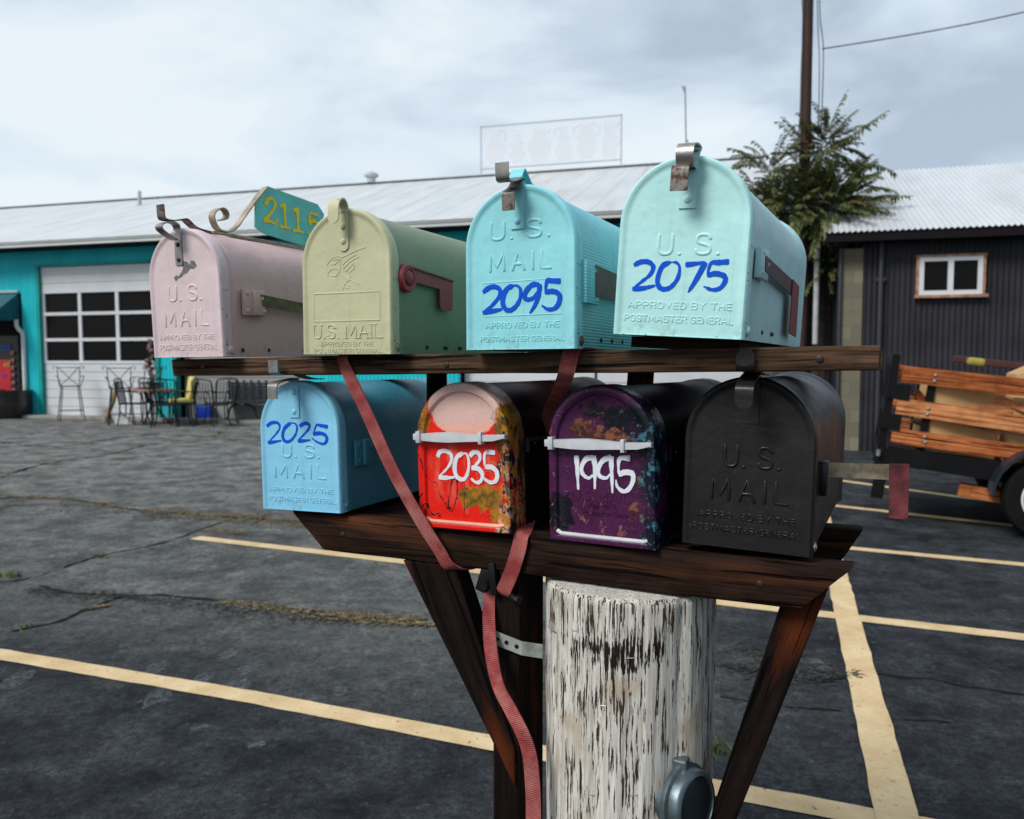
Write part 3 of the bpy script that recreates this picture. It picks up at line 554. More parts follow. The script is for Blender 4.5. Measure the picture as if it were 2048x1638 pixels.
def plastic_box(key, label, kind):
    x, y, z, yaw, pit, rol, W, H = BOXES[key]
    Mx = Matrix.Translation((x, y, z)) @ Matrix.Rotation(yaw, 4, 'Z') @ Matrix.Rotation(pit, 4, 'X') @ Matrix.Rotation(rol, 4, 'Y')
    e = empty('mailbox', label, 'mailbox', Mx, 'mailboxes on the wooden stand'); m = poured(key + '_poured_paint', kind)
    dark = plain(key + '_body_plastic', (.008, .006, .008) if kind == 'purple' else (.014, .006, .006), .45, .3, 20, spec=.2)
    b = MB(); L = .46
    loft(b, W, H, [(.004, .05), (.003, .053), (.003, L - .05), (.0, L - .045), (-.001, L), (.006, L + .004), (.02, L + .005)], cap0=True); b.build('body', dark, e, 40)
    d = MB(); loft(d, W, H, [(.001, .049), (.0, .047), (.0, .006), (.0015, .0015), (.004, .0), (.0105, .0), (.013, .001), (.0155, .0055), (.0175, .006), (.03, .006)], cap0=True, n=32, bots=[0, 0, 0, 0, .0015, .006, .0075, .0095, .011, .02])
    door = d.build('door', m, e, 35)
    pale = plain(key + '_handle_paint', (.50, .52, .55), .45, .12, 40)
    h = MB()   # pull bar across the door
    top = [(-83, 146), (-66, 146.5), (-40, 148), (-18, 149), (10, 147.5), (36, 145.5), (60, 146), (80, 147)]; bot = [(80, 140), (60, 137), (36, 136), (10, 135), (-18, 133.5), (-40, 134), (-66, 135.5), (-83, 136)]
    h.prism(top + bot, front_map(.0), -.002, .0085, .0018)
    h.prism([(-76, 150), (-68, 150.5), (-68, 132), (-76, 132)], front_map(.0), -.001, .0115, .0015); h.prism([(36, 150), (42, 150), (42, 132), (36, 132)], front_map(.0), -.001, .0115, .0015)
    h.build('pull_bar', pale, door, 35)
    r = MB(); r.relief([(-.069, .0135), (-.062, .0098), (.0, .0095), (.064, .0095), (.071, .0125), (.0725, .021)] if kind == 'purple' else [(-.068, .0135), (-.06, .0098), (.0, .0095), (.062, .0095), (.069, .0115)], .0033, .0032, .0035)
    r.build('foot_ridge', pale if kind == 'purple' else plain('salmon_ridge_paint', (.74, .33, .22), .45, .25, 30), door, 50)
    n_ = MB()
    for i, st in enumerate(DIGITS[key]): n_.brush(st, 7.2 if kind == 'purple' else 6.6, front_map(.006), -.0004, .0009 + i * .0001, .9)
    n_.build('painted_number', M_['white_paint'], door)
    if kind == 'purple':
        for txt, x0, x1, z0, sz in (('U.S. MAIL', -.046, .042, .060, .0135), ('Approved By', -.020, .0255, .051, .0078), ('Postmaster General', -.029, .047, .040, .0078)):
            cu = bpy.data.curves.new('t', 'FONT'); cu.body = txt; cu.size = .01; cu.extrude = .0004; cu.offset = 0; to = bpy.data.objects.new('t', cu); COL.objects.link(to)
            me = bpy.data.meshes.new_from_object(to.evaluated_get(bpy.context.evaluated_depsgraph_get())); bpy.data.objects.remove(to)
            xs = [v.co.x for v in me.vertices]; ys = [v.co.y for v in me.vertices]; sx = (x1 - x0) / (max(xs) - min(xs)); sy = sz / (max(ys) - min(min(ys), 0) if False else max(ys))
            for v in me.vertices: v.co = Vector((x0 + (v.co.x - min(xs)) * sx, .0058 - (v.co.z + .0004), z0 + v.co.y * sy))
            me.materials.append(m); lo = bpy.data.objects.new('raised_lettering', me); COL.objects.link(lo); lo.parent = door
    q = MB(); q.prism([(.058, .137), (.128, .135), (.128, .129), (.064, .131), (.062, .115), (.058, .115)], side_map(W / 2 - .004), 0, .006); q.build('flag', plain(key + '_flag', (.10, .10, .11) if kind == 'red' else (.03, .015, .04), .35, .2, 50, .5), e)
    q = MB(); rivet(q, W / 2 - .003, .088, .126, (1, 0, 0), .002); q.build('flag_pin', M_['steel'], e, 40)
plastic_box('red', 'bright red mailbox splashed white and gold, hand painted 2035 in white', 'red')
plastic_box('purple', 'dark purple mailbox splashed copper and teal, hand painted 1995 in white', 'purple')

# ------------------------------------------------------------------ the wooden stand, its post and the ratchet strap
YAW = R(-26.265); U = Vector((math.cos(YAW), math.sin(YAW), 0)); D = Vector((-math.sin(YAW), math.cos(YAW), 0))
u0, d0 = -.5, 1.12
MS = Matrix.Translation(U * u0 + D * d0) @ Matrix.Rotation(YAW, 4, 'Z')
stand = empty('mailbox_stand', 'dark timber stand carrying two rows of mailboxes', 'mailbox stand', MS)
def lv(u, d, z): return Vector((u - u0, d - d0, z))
def rough_beam(name, A, B, w, h, m, cutA=0.0, cutB=0.0, seg=48, parent=stand):
    """sawn timber from A to B (stand coordinates of the front-top edge line), w deep (+d), h tall (-z); ends cut on the slant; edges worn"""
    A, B = lv(*A), lv(*B); Lx = (B - A).length; dx = (B - A).normalized(); dy = Vector((0, 1, 0)); dz = dx.cross(dy).normalized()
    M = Matrix.Translation(A) @ Matrix((( dx.x, dy.x, dz.x), (dx.y, dy.y, dz.y), (dx.z, dy.z, dz.z))).to_4x4()
    mb = MB(); bev = min(w, h) * .07
    sec = [(bev, 0), (w - bev, 0), (w, -bev), (w, -h + bev), (w - bev, -h), (bev, -h), (0, -h + bev), (0, -h * .62), (0, -h * .3), (0, -bev)]
    rings = []
    for i in range(seg + 1):
        t = i / seg; ring = []
        for (yy, zz) in sec:
            k = -zz / h; xx = t * Lx; xa = cutA * k; xb = Lx - cutB * k; xx = xa + (xb - xa) * t
            nn = noise.noise(Vector((xx * 9, yy * 60 + h * 100, zz * 70 + A.x * 7))) * .0011 + noise.noise(Vector((xx * 2.2, yy * 9 + 5, A.x * 3))) * .002
            if t in (0, 1): xx += noise.noise(Vector((yy * 80, zz * 80, A.x * 9))) * .002
            ring.append(mb.bm.verts.new((xx, yy + (nn if yy < w / 2 else -nn), zz + nn)))
        rings.append(ring)
    n = len(sec)
    for P, Q in zip(rings, rings[1:]):
        for k in range(n): mb.face([P[k], P[(k + 1) % n], Q[(k + 1) % n], Q[k]])
    mb.face(rings[0][::-1]); mb.face(rings[-1])
    return mb.build(name, m, parent, 50, M)
rough_beam('upper_rail', (-1.168, 1.0, 1.3025), (-.026, 1.0, 1.3182), .089, .0295, M_['plank'], .004, .002)
rough_beam('upper_rail', (-1.14, 1.262, 1.3025), (-.03, 1.262, 1.3182), .089, .032, M_['plank'])
rough_beam('lower_rail', (-.938, 1.047, 1.0425), (-.050, 1.047, 1.0465), .038, .061, M_['beam'], .068, .062)
rough_beam('lower_rail', (-.93, 1.29, 1.0425), (-.050, 1.29, 1.0465), .038, .061, M_['beam'], .05, .035)
rough_beam('shelf_board', (-.90, 1.087, 1.036), (-.115, 1.087, 1.040), .20, .022, M_['beam'], seg=30)
for u_, du in ((-.765, 0), (-.40, .02)):      # short struts between the shelves
    mb = MB(); a, b = lv(u_, 1.24, 1.02), lv(u_ + du, 1.24, 1.29)
    mb.tube([a, b], .022, 4); mb.build('strut', M_['brace'], stand)
mb = MB(); mb.prism([(-.712, .981), (-.617, .983), (-.513, .712), (-.513, .655)], lambda a, b, h: lv(a, 1.047 + h, b), .0, .038, .0025)
# brace built along its own grain axis
def brace(name, poly, d_, th, ang):
    c = Vector((sum(p[0] for p in poly) / len(poly), sum(p[1] for p in poly) / len(poly))); o = lv(c.x, d_, c.y)
    M = Matrix.Translation(o) @ Matrix.Rotation(ang, 4, 'Y'); Mi = M.inverted(); m2 = MB()
    m2.prism(poly, lambda a, b, h: Mi @ lv(a, d_ + h, b), 0, th, .0025); return m2.build(name, M_['brace'], stand, None, M)
mb.bm.free()
brace('brace', [(-.712, .981), (-.617, .983), (-.513, .712), (-.513, .655)], 1.048, .038, R(66))
brace('brace', [(-.137, .985), (-.094, .995), (-.083, 1.0), (-.222, .575), (-.252, .575)], 1.075, .085, R(-73))
rough_beam('upright', (-.553, 1.055, .0), (-.553, 1.055, .981), .089, -.045, M_['brace'], seg=30) if False else None
mb = MB(); mb.box(lv(-.531, 1.10, .4905), (.046, .089, .981), bev=.003)
Mu = Matrix.Translation(lv(-.531, 1.10, .0)) @ Matrix.Rotation(R(-90), 4, 'Y'); 
for v in mb.bm.verts: v.co = Mu.inverted() @ v.co
mb.build('upright', M_['brace'], stand, None, Mu)

def post_material():
    g = G('peeling_white_paint_on_wood')
    big = g.noise(7, 4, mscale=(1, 1, .45), rough=.6); f1 = g.noise(310, 4, mscale=(1, 1, .06), rough=.66); f2 = g.noise(140, 5, mscale=(1, 1, .11), off=(3, 3, 3), rough=.65); f3 = g.noise(240, 3, mscale=(1, 1, .05), off=(1, 1, 1))
    v = g.math('ADD', g.math('ADD', g.math('MULTIPLY', f1, .62), g.math('MULTIPLY', f2, .38)), g.math('MULTIPLY', g.math('SUBTRACT', big, .5), .22))
    X, Y, Z = g.xyz()
    tgash = ellipse(g, X, Z, .015, .90, .058, .018, .7, (g.noise(30, 3, mscale=(1, 1, .3)), g.noise(24, 3, off=(4, 4, 4))), .02)
    tt = g.math('ADD', g.math('SUBTRACT', v, g.math('MULTIPLY', g.ramp(Z, .80, .975), .022)), g.math('MULTIPLY', tgash, -.070))
    nz = g.n('ShaderNodeSeparateXYZ'); g.set(nz.inputs[0], g.n('ShaderNodeNewGeometry').outputs['Normal']); tt = g.math('ADD', tt, g.math('MULTIPLY', g.ramp(nz.outputs[2], .6, .9), .10)); paint = g.ramp(tt, .434, .448)
    white = g.mix(g.ramp(f3, .35, .65), (.42, .395, .345), (.68, .66, .61)); white = g.mix(g.ramp(g.noise(9, 3, off=(9, 9, 9)), .55, .7), white, (.42, .35, .26))
    woodc = g.mix(g.ramp(f1, .3, .5), (.008, .004, .003), (.085, .043, .025))
    woodc = g.mix(g.ramp(tgash, .1, .5), woodc, (.010, .004, .003)); c = g.mix(paint, woodc, white)
    h = g.math('ADD', g.math('MULTIPLY', paint, 1.0), g.math('MULTIPLY', f3, .35))
    return g.done(c, .7, g.bump(h, .9, .003), spec=.3)
pu, pd, pr = -.360, 1.128, .1235
Mp = Matrix.Translation(U * pu + D * pd) @ Matrix.Rotation(YAW, 4, 'Z')
post = empty('wooden_post', 'thick round wooden post with peeling white paint under the mailboxes', 'post', Mp)
mb = MB(); NA, NZ = 150, 150; rings = []
for j in range(NZ + 1):
    z = .979 * j / NZ; ring = []
    for i in range(NA):
        a = 6.283185 * i / NA; ca, sa = math.cos(a), math.sin(a)
        gr = noise.noise(Vector((ca * 9, sa * 9, z * 1.6))) * .0035 + noise.noise(Vector((ca * 34, sa * 34, z * 4.5))) * .0034 + noise.noise(Vector((ca * 3, sa * 3, z * 1.1))) * .005
        r_ = pr + gr - (.004 if j == NZ else 0)
        zz = z + (noise.noise(Vector((ca * 12, sa * 12, 3))) * .003 if j == NZ else 0)
        ring.append(mb.bm.verts.new((ca * r_, sa * r_, zz)))
    rings.append(ring)
for A, B in zip(rings, rings[1:]):
    for k in range(NA): mb.face([A[k], A[(k + 1) % NA], B[(k + 1) % NA], B[k]])
prev = rings[-1]
for f in (.75, .45, .15):
    ring = [mb.bm.verts.new((v.co.x * f / (1 if f == .75 else 1), v.co.y * f, .980 + noise.noise(Vector((v.co.x * 60 * f, v.co.y * 60 * f, 0))) * .0015)) for v in rings[-1]]
    for k in range(NA): mb.face([prev[k], prev[(k + 1) % NA], ring[(k + 1) % NA], ring[k]])
    prev = ring
mb.face(prev); mb.build('trunk', post_material(), post, 50)
# round galvanised cap on the side of the post
cn = Vector((.93, -.35, .10)).normalized(); cc = Vector((pr * .76, -pr * .60, .697))
gal = plain('galvanised_blue_grey', (.13, .17, .19), .42, .35, 45, .7, .3, 90)
mb = MB(); mb.lathe([(.036, -.03), (.036, .006), (.05, .008), (.0515, .012), (.0515, .016), (.046, .018), (.0455, .030), (.043, .033), (.038, .034), (.037, .030), (.012, .030)], cc, cn, 48); cap = mb.build('metal_cap', gal, post, 40)
mb = MB(); mb.lathe([(.0372, .029), (.0372, .0312), (.03, .0335), (.004, .035)], cc, cn, 40); mb.build('dark_face', plain('dark_cap_face', (.012, .017, .020), .3, .3, 30), cap, 40)
mb = MB(); mb.box(cc + Vector((0, 0, .045)) + cn * .006, (.02, .02, .03), bev=.003); mb.build('cap_lug', gal, post)
for (a, z) in ((-1.9, .925), (-1.25, .90), (-1.7, .70), (-1.2, .71), (-2.3, .91), (-1.52, .83), (-1.0, .80)):
    mb = MB(); c = Vector((math.cos(a) * (pr + .001), math.sin(a) * (pr + .001), z)); t = Vector((-math.sin(a), math.cos(a), 0))
    mb.tube([c - t * .006, c + t * .006 + Vector((0, 0, .001))], .0009, 6); mb.build('staple', M_['steel'], post)
# perforated strap tying the upright to the post
mb = MB(); mb.ribbon([lv(-.556, 1.049, .883), lv(-.53, 1.046, .879), lv(-.50, 1.046, .873), lv(-.472, 1.06, .868)], [(0, 0, .021)] * 4, .0015)
st_ = mb.build('perforated_strap', plain('pale_zinc_strap', (.34, .36, .34), .5, .3, 60, .3), stand)
for u_, z_, r_ in ((-.552, .882, .0033), (-.540, .8805, .0028), (-.525, .878, .0034), (-.508, .8745, .0034)):
    mb = MB(); mb.lathe([(r_, -.001), (r_, .0016)], lv(u_, 1.0462, z_), (0, -1, 0), 12); mb.build('strap_hole', M_['black'], st_)
# ratchet strap
def webbing_mat():
    g = G('red_webbing'); X = g.n('ShaderNodeSeparateXYZ'); g.set(X.inputs[0], g.tc.outputs['UV'])
    w = g.math('SINE', g.math('MULTIPLY', X.outputs[0], 6.283 / .0027)); f = g.noise(30, 4, rough=.6)
    c = g.mix(g.ramp(f, .35, .7), (.27, .042, .044), (.52, .16, .145)); c = g.mix(g.ramp(w, -.3, -1, 0, .75), c, (.11, .018, .02)); c = g.mix(g.ramp(g.noise(9, 5, rough=.7, off=(3, 3, 3)), .5, .68, 0, .5), c, (.50, .24, .21))
    return g.done(c, .75, g.bump(w, .4, .0010), spec=.15)
WEB = webbing_mat()
strap = empty('ratchet_strap', 'faded red ratchet strap wound round both shelves and hanging down the post', 'strap', MS)
def web(name, pts, ws, n=8):
    P = smooth([lv(*p) for p in pts], n); W_ = smooth([Vector(w) for w in ws], n); mb = MB(); mb.ribbon(P, W_, .0022); return mb.build(name, WEB, strap, 60)
kx = .0115
web('webbing', [(-.785, 1.10, 1.306), (-.785, 1.02, 1.3085), (-.785, .995, 1.306), (-.773, .994, 1.279), (-.742, 1.0, 1.2165), (-.706, 1.013, 1.132), (-.663, 1.026, 1.053), (-.636, 1.036, 1.008), (-.623, 1.041, .985), (-.613, 1.060, .975), (-.605, 1.09, .973)], [(.019, 0, .002)] * 3 + [(.0185, .002, .008)] * 6 + [(.024, .0, .004)] * 2)
web('webbing', [(-.395, 1.05, 1.3165), (-.395, 1.0, 1.318), (-.402, .9955, 1.312), (-.410, .997, 1.284), (-.440, 1.05, 1.262), (-.499, 1.14, 1.217), (-.521, 1.17, 1.159), (-.530, 1.165, 1.105), (-.522, 1.12, 1.058), (-.502, 1.060, 1.0485), (-.4995, 1.0435, 1.044), (-.501, 1.0415, 1.030), (-.508, 1.0405, 1.005), (-.516, 1.0405, .983), (-.530, 1.045, .956), (-.535, 1.052, .948)], [(.024, 0, -.002)] * 5 + [(.019, 0, -.004)] * 3 + [(.022, 0, -.007)] * 8)
web('webbing', [(-.558, 1.058, .958), (-.557, 1.05, .935), (-.552, 1.04, .905), (-.540, 1.025, .865), (-.522, 1.012, .825), (-.497, 1.004, .795), (-.477, 1.000, .768), (-.466, 1.000, .74), (-.462, 1.002, .70), (-.461, 1.004, .64), (-.461, 1.004, .45), (-.463, 1.0, .15), (-.47, .98, .004)], [(.014, .008, .002), (.016, .008, .002), (.018, .006, .002), (.019, .004, .005), (.017, .002, .009), (.018, .002, .010), (.021, .001, .006)] + [(.023, .001, 0)] * 6)
mb = MB(); mb.box(lv(-.566, 1.06, .967), (.022, .02, .042), Matrix.Rotation(R(18), 3, 'Y'), .003); mb.box(lv(-.548, 1.055, .972), (.012, .026, .05), Matrix.Rotation(R(-6), 3, 'Y'), .003); mb.tube([lv(-.562, 1.04, .962), lv(-.552, 1.075, .962)], .008, 14); mb.build('ratchet_buckle', M_['black'], strap, 40)
mb = MB(); mb.tube([lv(-.535, 1.05, .985), lv(-.53, 1.05, .965), lv(-.517, 1.05, .947), lv(-.508, 1.05, .943), lv(-.505, 1.05, .95)], [.004, .0045, .006, .006, .005], 10); mb.build('strap_hook', M_['black'], strap, 40)

# ------------------------------------------------------------------ ground
def asphalt():
    g = G('worn_asphalt'); v = g.tc.outputs['Object']
    big = g.noise(.55, 5, rough=.55, off=(3, 1, 0)); mid = g.noise(3.2, 6, rough=.65); fine = g.noise(130, 4, rough=.7); blot = g.noise(2.1, 4, off=(7, 2, 0), mscale=(1, 1.6, 1))
    Y = g.n('ShaderNodeSeparateXYZ'); g.set(Y.inputs[0], v)
    med = g.noise(11, 5, rough=.7, off=(5, 5, 0)); gr2 = g.noise(38, 5, rough=.8, off=(1, 3, 0)); patchy = g.noise(1.25, 5, rough=.6, dist=.8, off=(11, 4, 0))
    c = g.mix(g.ramp(big, .35, .65), (.026, .028, .031), (.080, .084, .084))
    c = g.mix(g.ramp(patchy, .45, .62, 0, .6), c, (.105, .11, .107))
    c = g.mix(g.ramp(mid, .42, .68, 0, .7), c, (.13, .133, .127))
    c = g.mix(g.ramp(g.math('ADD', g.math('MULTIPLY', Y.outputs[1], .07), g.math('MULTIPLY', blot, .5)), .42, .95, 0, .85), c, g.mix(g.ramp(mid, .38, .62), (.085, .088, .085), (.27, .27, .255)))   # older, paler paving by the shops
    # dark sealed bays near the stand and at right, vignette darkening painted in too
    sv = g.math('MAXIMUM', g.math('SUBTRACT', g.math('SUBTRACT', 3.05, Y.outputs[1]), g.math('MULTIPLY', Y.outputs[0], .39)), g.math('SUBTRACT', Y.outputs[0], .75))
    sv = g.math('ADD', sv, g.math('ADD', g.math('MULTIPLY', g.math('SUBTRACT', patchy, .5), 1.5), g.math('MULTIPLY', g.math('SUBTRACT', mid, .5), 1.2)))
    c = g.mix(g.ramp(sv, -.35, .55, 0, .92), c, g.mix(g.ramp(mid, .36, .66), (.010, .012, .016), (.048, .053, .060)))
    c = g.mix(g.ramp(g.noise(17, 6, rough=.7, off=(2, 8, 0)), .60, .72, 0, .45), c, (.17, .18, .19))
    k = g.math('MULTIPLY', g.math('MULTIPLY', g.ramp(gr2, .34, .66, .45, 1.5), g.ramp(fine, .35, .65, .6, 1.4)), g.ramp(med, .36, .64, .66, 1.25))
    vs = g.n('ShaderNodeVectorMath', operation='SCALE'); g.set(vs.inputs[0], c); g.set(vs.inputs['Scale'], k); c = vs.outputs[0]
    return g.done(c, g.ramp(mid, .3, .7, .65, .92), g.bump(g.math('ADD', fine, g.math('MULTIPLY', mid, .5)), .9, .008), spec=.10)
mb = MB(); n = 40
for i in range(1):
    v = [mb.bm.verts.new(p) for p in ((-300, -60, 0), (300, -60, 0), (300, 500, 0), (-300, 500, 0))]; mb.face(v)
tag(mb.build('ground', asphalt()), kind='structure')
def ribbon_ground(name, pts, w, z, m, label, cat, wob=.0, seg=12, group=None, kind=None):
    P = []
    for a, b in zip(pts, pts[1:]):
        for k in range(seg): P.append(a.lerp(b, k / seg))
    P.append(pts[-1]); mb = MB(); A, B = [], []
    for i, p in enumerate(P):
        d = (P[min(i + 1, len(P) - 1)] - P[max(i - 1, 0)]).normalized(); q = Vector((-d.y, d.x, 0)); t = i / (len(P) - 1)
        ww = (w(t) if callable(w) else w) / 2; j1 = noise.noise(p * 9 + Vector((1, 2, 3))) * wob; j2 = noise.noise(p * 9 + Vector((7, 5, 3))) * wob
        A.append(mb.bm.verts.new((*(p + q * (ww + j1)).xy, z))); B.append(mb.bm.verts.new((*(p - q * (ww + j2)).xy, z)))
    for i in range(len(P) - 1): mb.face([A[i], A[i + 1], B[i + 1], B[i]])
    o = mb.build(name, m); return tag(o, label, cat, group, kind)
def linepaint():
    g = G('worn_cream_line_paint'); c = g.mix(g.ramp(g.noise(6, 5, rough=.6), .35, .7), (.55, .39, .205), (.70, .54, .33)); k = g.ramp(g.noise(45, 5, rough=.75), .60, .70)
    c = g.mix(k, c, (.09, .085, .08)); return g.done(c, .8, g.bump(g.noise(120, 4), .5, .004), spec=.2)
LP = linepaint(); ga = ground_at
def between(a, b): return (ga(*a) + ga(*b)) / 2
L1 = [ga(-260, 1266), between((0, 1296), (0, 1324)), between((495, 1378), (495, 1410)), between((990, 1472), (990, 1506)), between((1490, 1572), (1490, 1606)), ga(2100, 1702)]
ribbon_ground('parking_line', L1, .098, .004, LP, 'cream painted parking line running behind the white post', 'parking line', .006, 40, 'painted parking lines')
L2 = [between((390, 1071), (390, 1081)), between((810, 1117), (810, 1132)), between((1430, 1197), (1430, 1212)), between((2048, 1268), (2048, 1283)), ga(2250, 1298)]
ribbon_ground('parking_line', L2, .105, .004, LP, 'cream parking line that begins under the blue 2025 mailbox', 'parking line', .006, 40, 'painted parking lines')
ribbon_ground('parking_line', [ga(1380, 1062), ga(1700, 1097), ga(2048, 1130), ga(2200, 1146)], .10, .004, LP, 'cream parking line below the hanging red flag of the black mailbox', 'parking line', .006, 30, 'painted parking lines')
ribbon_ground('parking_line', [ga(1400, 978), ga(1679, 1013), ga(2048, 1054), ga(2200, 1070)], .10, .004, LP, 'cream parking line just in front of the trailer wheel', 'parking line', .006, 30, 'painted parking lines')
ribbon_ground('parking_line', [ga(1500, 935), ga(1699, 964), ga(1910, 993), ga(2048, 1011)], .10, .004, LP, 'cream parking line running under the trailer', 'parking line', .006, 30, 'painted parking lines')
pa, pb = between((1652, 1140), (1691, 1140)), between((1753, 1620), (1826, 1620)); Lp = [pa + (pa - pb) * .75, pa, pb, pb + (pb - pa) * .4]
ribbon_ground('parking_line', Lp, .118, .008, LP, 'wide cream line crossing the other parking lines at right', 'parking line', .008, 30, 'painted parking lines')
CR = plain('dark_crack_filler', (.016, .016, .017), .95, .4, 30, spec=.05)
def crack(pix, w, wob=.03):
    P = smooth([Vector((p[0], p[1], 0)) for p in pix], 3)
    return ribbon_ground('pavement_crack', [ga(p.x, p.y + 2.2 * noise.noise(Vector((p.x * .03, p.y * .05, 1)))) for p in P], lambda t: w * (.4 + .6 * abs(noise.noise(Vector((t * 23, w * 90, 2)))) * 2), .0035, CR, None, None, wob, 10, None, 'structure')
crack([(-60, 1275), (0, 1268), (110, 1245), (180, 1218), (270, 1190), (420, 1200), (560, 1215), (700, 1232), (860, 1250), (1000, 1262)], .034, .022)
crack([(70, 1172), (150, 1186), (270, 1192)], .03, .03)
crack([(-40, 1170), (70, 1155), (190, 1115), (330, 1085), (440, 1045), (500, 1030)], .026, .02)
crack([(-40, 1000), (60, 995), (160, 1002), (270, 1020), (420, 1032), (600, 1045)], .05, .05)
crack([(0, 955), (90, 928), (200, 912), (330, 885), (450, 872), (560, 882)], .05, .05)
crack([(1440, 1395), (1560, 1412), (1700, 1425), (1800, 1438), (1960, 1450)], .012, .014)
crack([(1430, 1330), (1540, 1345), (1640, 1362), (1760, 1350), (2048, 1390)], .02, .03)
crack([(-40, 880), (120, 893), (300, 868), (480, 880)], .05, .07)
DG = plain('dry_grass_dirt', (.19, .145, .085), .95, .6, 25, 0, 1.0, 60, .02, .05); DG2 = plain('dark_grit', (.045, .045, .042), .95, .5, 25, spec=.05)
def flecks(name, pix, w, n, m, size, up=.0):
    """a strip of dead grass and grit gathered along a crack"""
    rq = random.Random(len(pix) * 17 + int(pix[0][0])); P = [ga(*p) for p in pix]; mb = MB()
    for i in range(n):
        t = rq.random() * (len(P) - 1.001); k = int(t); c = P[k].lerp(P[k + 1], t - k); k2 = math.sin(math.pi * min(.96, max(.06, t / (len(P) - 1)))) ** .6
        c = c + Vector((rq.gauss(0, w * .25), rq.gauss(0, w * .25), 0)) * k2; r_ = size * rq.uniform(.3, 1.3); a0 = rq.uniform(0, 6.28); z0 = .0045 + rq.random() * .004
        mb.face([mb.bm.verts.new((c.x + math.cos(a0 + a) * r_ * rq.uniform(.4, 1.2) * 1.4, c.y + math.sin(a0 + a) * r_ * rq.uniform(.4, 1.2), z0 + rq.random() * up)) for a in (0, 1.1, 2.2, 3.3, 4.6)])
    return tag(mb.build(name, m), kind='stuff')
for pix, w, n in (([(0, 990), (60, 995), (120, 1000), (190, 1008), (250, 1018)], .30, 260), ([(290, 1022), (340, 1026), (390, 1032)], .36, 160), ([(400, 1032), (470, 1036), (560, 1044), (660, 1052)], .62, 420), ([(60, 928), (90, 927), (110, 930)], .3, 60), ([(210, 905), (270, 903)], .3, 50), ([(425, 878), (470, 880), (520, 884)], .5, 90), ([(0, 955), (35, 951)], .2, 40), ([(410, 1062), (480, 1067)], .25, 60), ([(440, 1205), (600, 1225), (720, 1240), (860, 1252)], .20, 240), ([(180, 1219), (215, 1212)], .06, 50), ([(640, 1228), (760, 1236), (850, 1240)], .14, 120)):
    flecks('dry_grass', pix, w, n * 5, DG, .0075, .004)
for pix, w, n in (([(260, 1196), (420, 1210), (560, 1228), (700, 1245)], .30, 420), ([(60, 1180), (160, 1192), (270, 1195)], .26, 260), ([(0, 1010), (200, 1024), (420, 1040)], .5, 300), ([(1450, 1335), (1600, 1350), (1720, 1352)], .25, 240), ([(1480, 1300), (1600, 1310)], .2, 120)):
    flecks('loose_grit', pix, w, n * 3, DG2, .007, .002)
PB = (lambda g: (g.set(g.b.inputs['Alpha'], g.ramp(g.noise(38, 5, rough=.75), .42, .70, 0, .60)), g.done((.20, .215, .23), .9, None, 0, .05))[1])(G('pale_dried_stain'))
for px, py, w, al in ((457, 1309, 34, 1.7), (497, 1337, 40, 1.5), (312, 1336, 40, 2), (410, 1356, 40, 1.6), (475, 1373, 46, 1.6), (510, 1151, 30, 1.8), (580, 1160, 12, 1), (400, 1455, 36, 1), (512, 1490, 40, 1), (680, 1382, 30, 1.6), (625, 1398, 26, 1.2), (30, 1362, 50, 2.2), (320, 1390, 50, 2.4), (250, 1290, 20, 2), (1600, 1300, 14, 2), (1640, 1330, 30, 2.5)):
    c = ga(px, py); r_ = w / FPX * c.y / 2; mb = MB(); ang = [6.283 * k / 30 for k in range(30)]
    mb.face([mb.bm.verts.new((c.x + math.cos(a) * r_ * (1 + .5 * noise.noise(Vector((math.cos(a) * 2, math.sin(a) * 2, px)))), c.y + math.sin(a) * r_ * al * (1 + .5 * noise.noise(Vector((math.sin(a) * 2, math.cos(a) * 2, py)))), .0022)) for a in ang])
    tag(mb.build('pavement_stain', PB), kind='structure')
WEED = plain('weed_green', (.10, .14, .03), .8, .4, 30)
mb = MB()
for px, py, k, h in ((15, 1154, 40, .05), (1432, 1505, 40, .06), (194, 1113, 20, .03), (440, 868, 40, .08), (50, 1256, 14, .03)):
    c = ga(px, py)
    for i in range(k):
        a = random.uniform(0, 6.28); r_ = random.uniform(0, .05); p = c + Vector((math.cos(a) * r_ * 1.6, math.sin(a) * r_, 0)); t = p + Vector((random.uniform(-1, 1) * h * .7, random.uniform(-1, 1) * h * .7, h * random.uniform(.4, 1))); s_ = Vector((.004, .002, 0)); mb.face([mb.bm.verts.new(p - s_), mb.bm.verts.new(p + s_), mb.bm.verts.new(t)])
tag(mb.build('weeds', WEED), kind='stuff')

